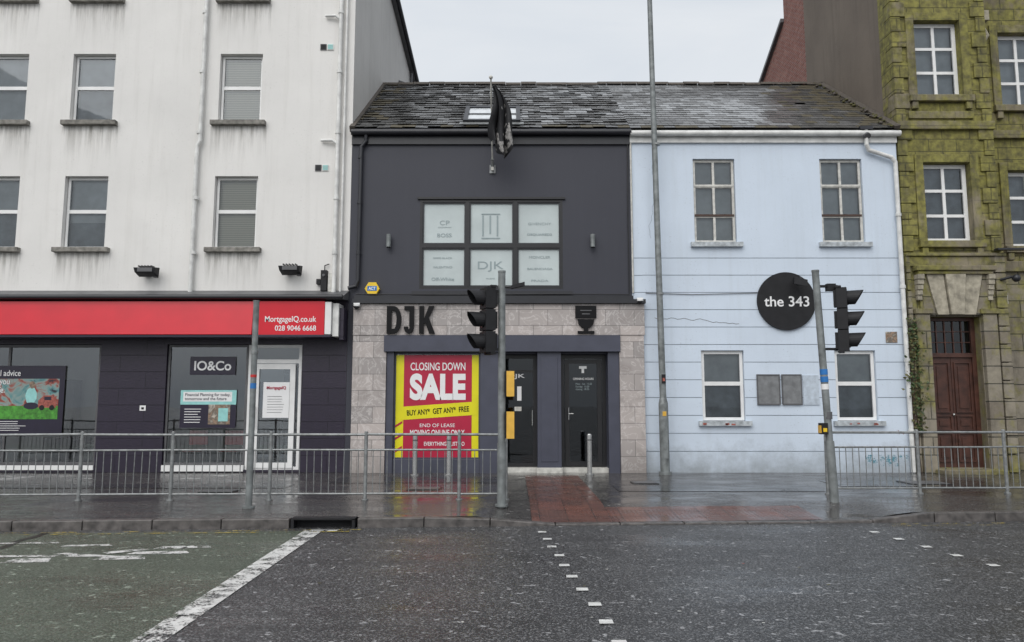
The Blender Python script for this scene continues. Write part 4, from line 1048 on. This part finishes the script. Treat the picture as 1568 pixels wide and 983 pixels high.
b.cyl((xb, y0, -.04), (xt, y0, 3.72), .057, 'pole', n=20); b.cyl((xb, y0, -.04), (xb - .035, y0, .95), .07, 'pole', n=20); b.cyl((xt, y0, 3.72), (xt, y0, 3.75), .062, 'pole', n=20)
signal_head(b, 5.46, y0 - .02, 2.40, 3.45, 1, .45)
b.box(5.05, 5.38, y0 - .02, y0 + .02, 3.46, 3.50, 'blackm'); b.box(5.08, 5.38, y0 - .02, y0 + .02, 2.42, 2.46, 'blackm'); b.box(5.2, 5.34, y0 - .05, y0 + .05, 3.40, 3.52, 'blackm')
for z, m in ((2.02, 'blues'), (1.90, 'blues'), (1.78, 'whitet')): b.cyl((5.095 + (2 - z) * .035, y0, z), (5.092 + (2 - z) * .035, y0, z + .09), .062, m, n=20)
b.box(4.98, 5.08, y0 - .10, y0 + .04, 1.06, 1.24, 'blackm'); b.box(4.965, 4.98, y0 - .08, y0 + .02, 1.08, 1.2, 'yel2'); b.box(5.0, 5.06, y0 - .107, y0 - .101, 1.10, 1.16, 'alarm')
b.cyl((5.13, y0, 1.30), (5.13, y0, 1.42), .065, 'gut', n=20)
b.finish('traffic_light')

# ================================================================== CAMERA / LIGHT / WORLD
cd = bpy.data.cameras.new('camera'); cam = bpy.data.objects.new('camera', cd); bpy.context.scene.collection.objects.link(cam)
cd.lens = 26; cd.sensor_width = 36; cd.clip_end = 2000
cam.location = (0, -17, 1.55); cam.rotation_euler = (math.radians(90 + 6.38), 0, 0)
bpy.context.scene.camera = cam
SE, SA = math.radians(48), math.radians(200)
sd = bpy.data.lights.new('sun', 'SUN'); sd.energy = 1.25; sd.angle = math.radians(60); sd.color = (1, .985, .96)
so = bpy.data.objects.new('sun', sd); bpy.context.scene.collection.objects.link(so)
dirv = Vector((math.sin(SA) * math.cos(SE), math.cos(SA) * math.cos(SE), math.sin(SE)))
so.rotation_euler = (-dirv).to_track_quat('-Z', 'Y').to_euler(); so.location = dirv * 40
w = bpy.data.worlds.new('World'); bpy.context.scene.world = w; w.use_nodes = True; nt = w.node_tree
bg = nt.nodes['Background']
sky = N(nt, 'ShaderNodeTexSky', sky_type='NISHITA'); sky.sun_disc = False; sky.sun_elevation = SE; sky.sun_rotation = SA
sky.air_density = 1.6; sky.dust_density = 6; sky.ozone_density = 1
hs = N(nt, 'ShaderNodeHueSaturation'); hs.inputs['Saturation'].default_value = .25; hs.inputs['Value'].default_value = 1; L(nt, sky.outputs[0], hs.inputs['Color'])
tc = N(nt, 'ShaderNodeTexCoord'); mp = N(nt, 'ShaderNodeMapping'); mp.inputs['Scale'].default_value = (1, 1, 2.8); L(nt, tc.outputs['Generated'], mp.inputs[0])
cf = mr(nt, nz(nt, mp.outputs[0], 2.2, 5, .55, .5), .32, .68, 0, 1)
deck = mix(nt, cf, (5.15, 5.6, 6.15), (6.3, 6.55, 6.85))
out = mix(nt, .68, hs.outputs['Color'], deck)
L(nt, out, bg.inputs[0]); bg.inputs[1].default_value = .15
sc = bpy.context.scene
sc.view_settings.view_transform = 'Standard'; sc.view_settings.look = 'None'; sc.view_settings.exposure = 0
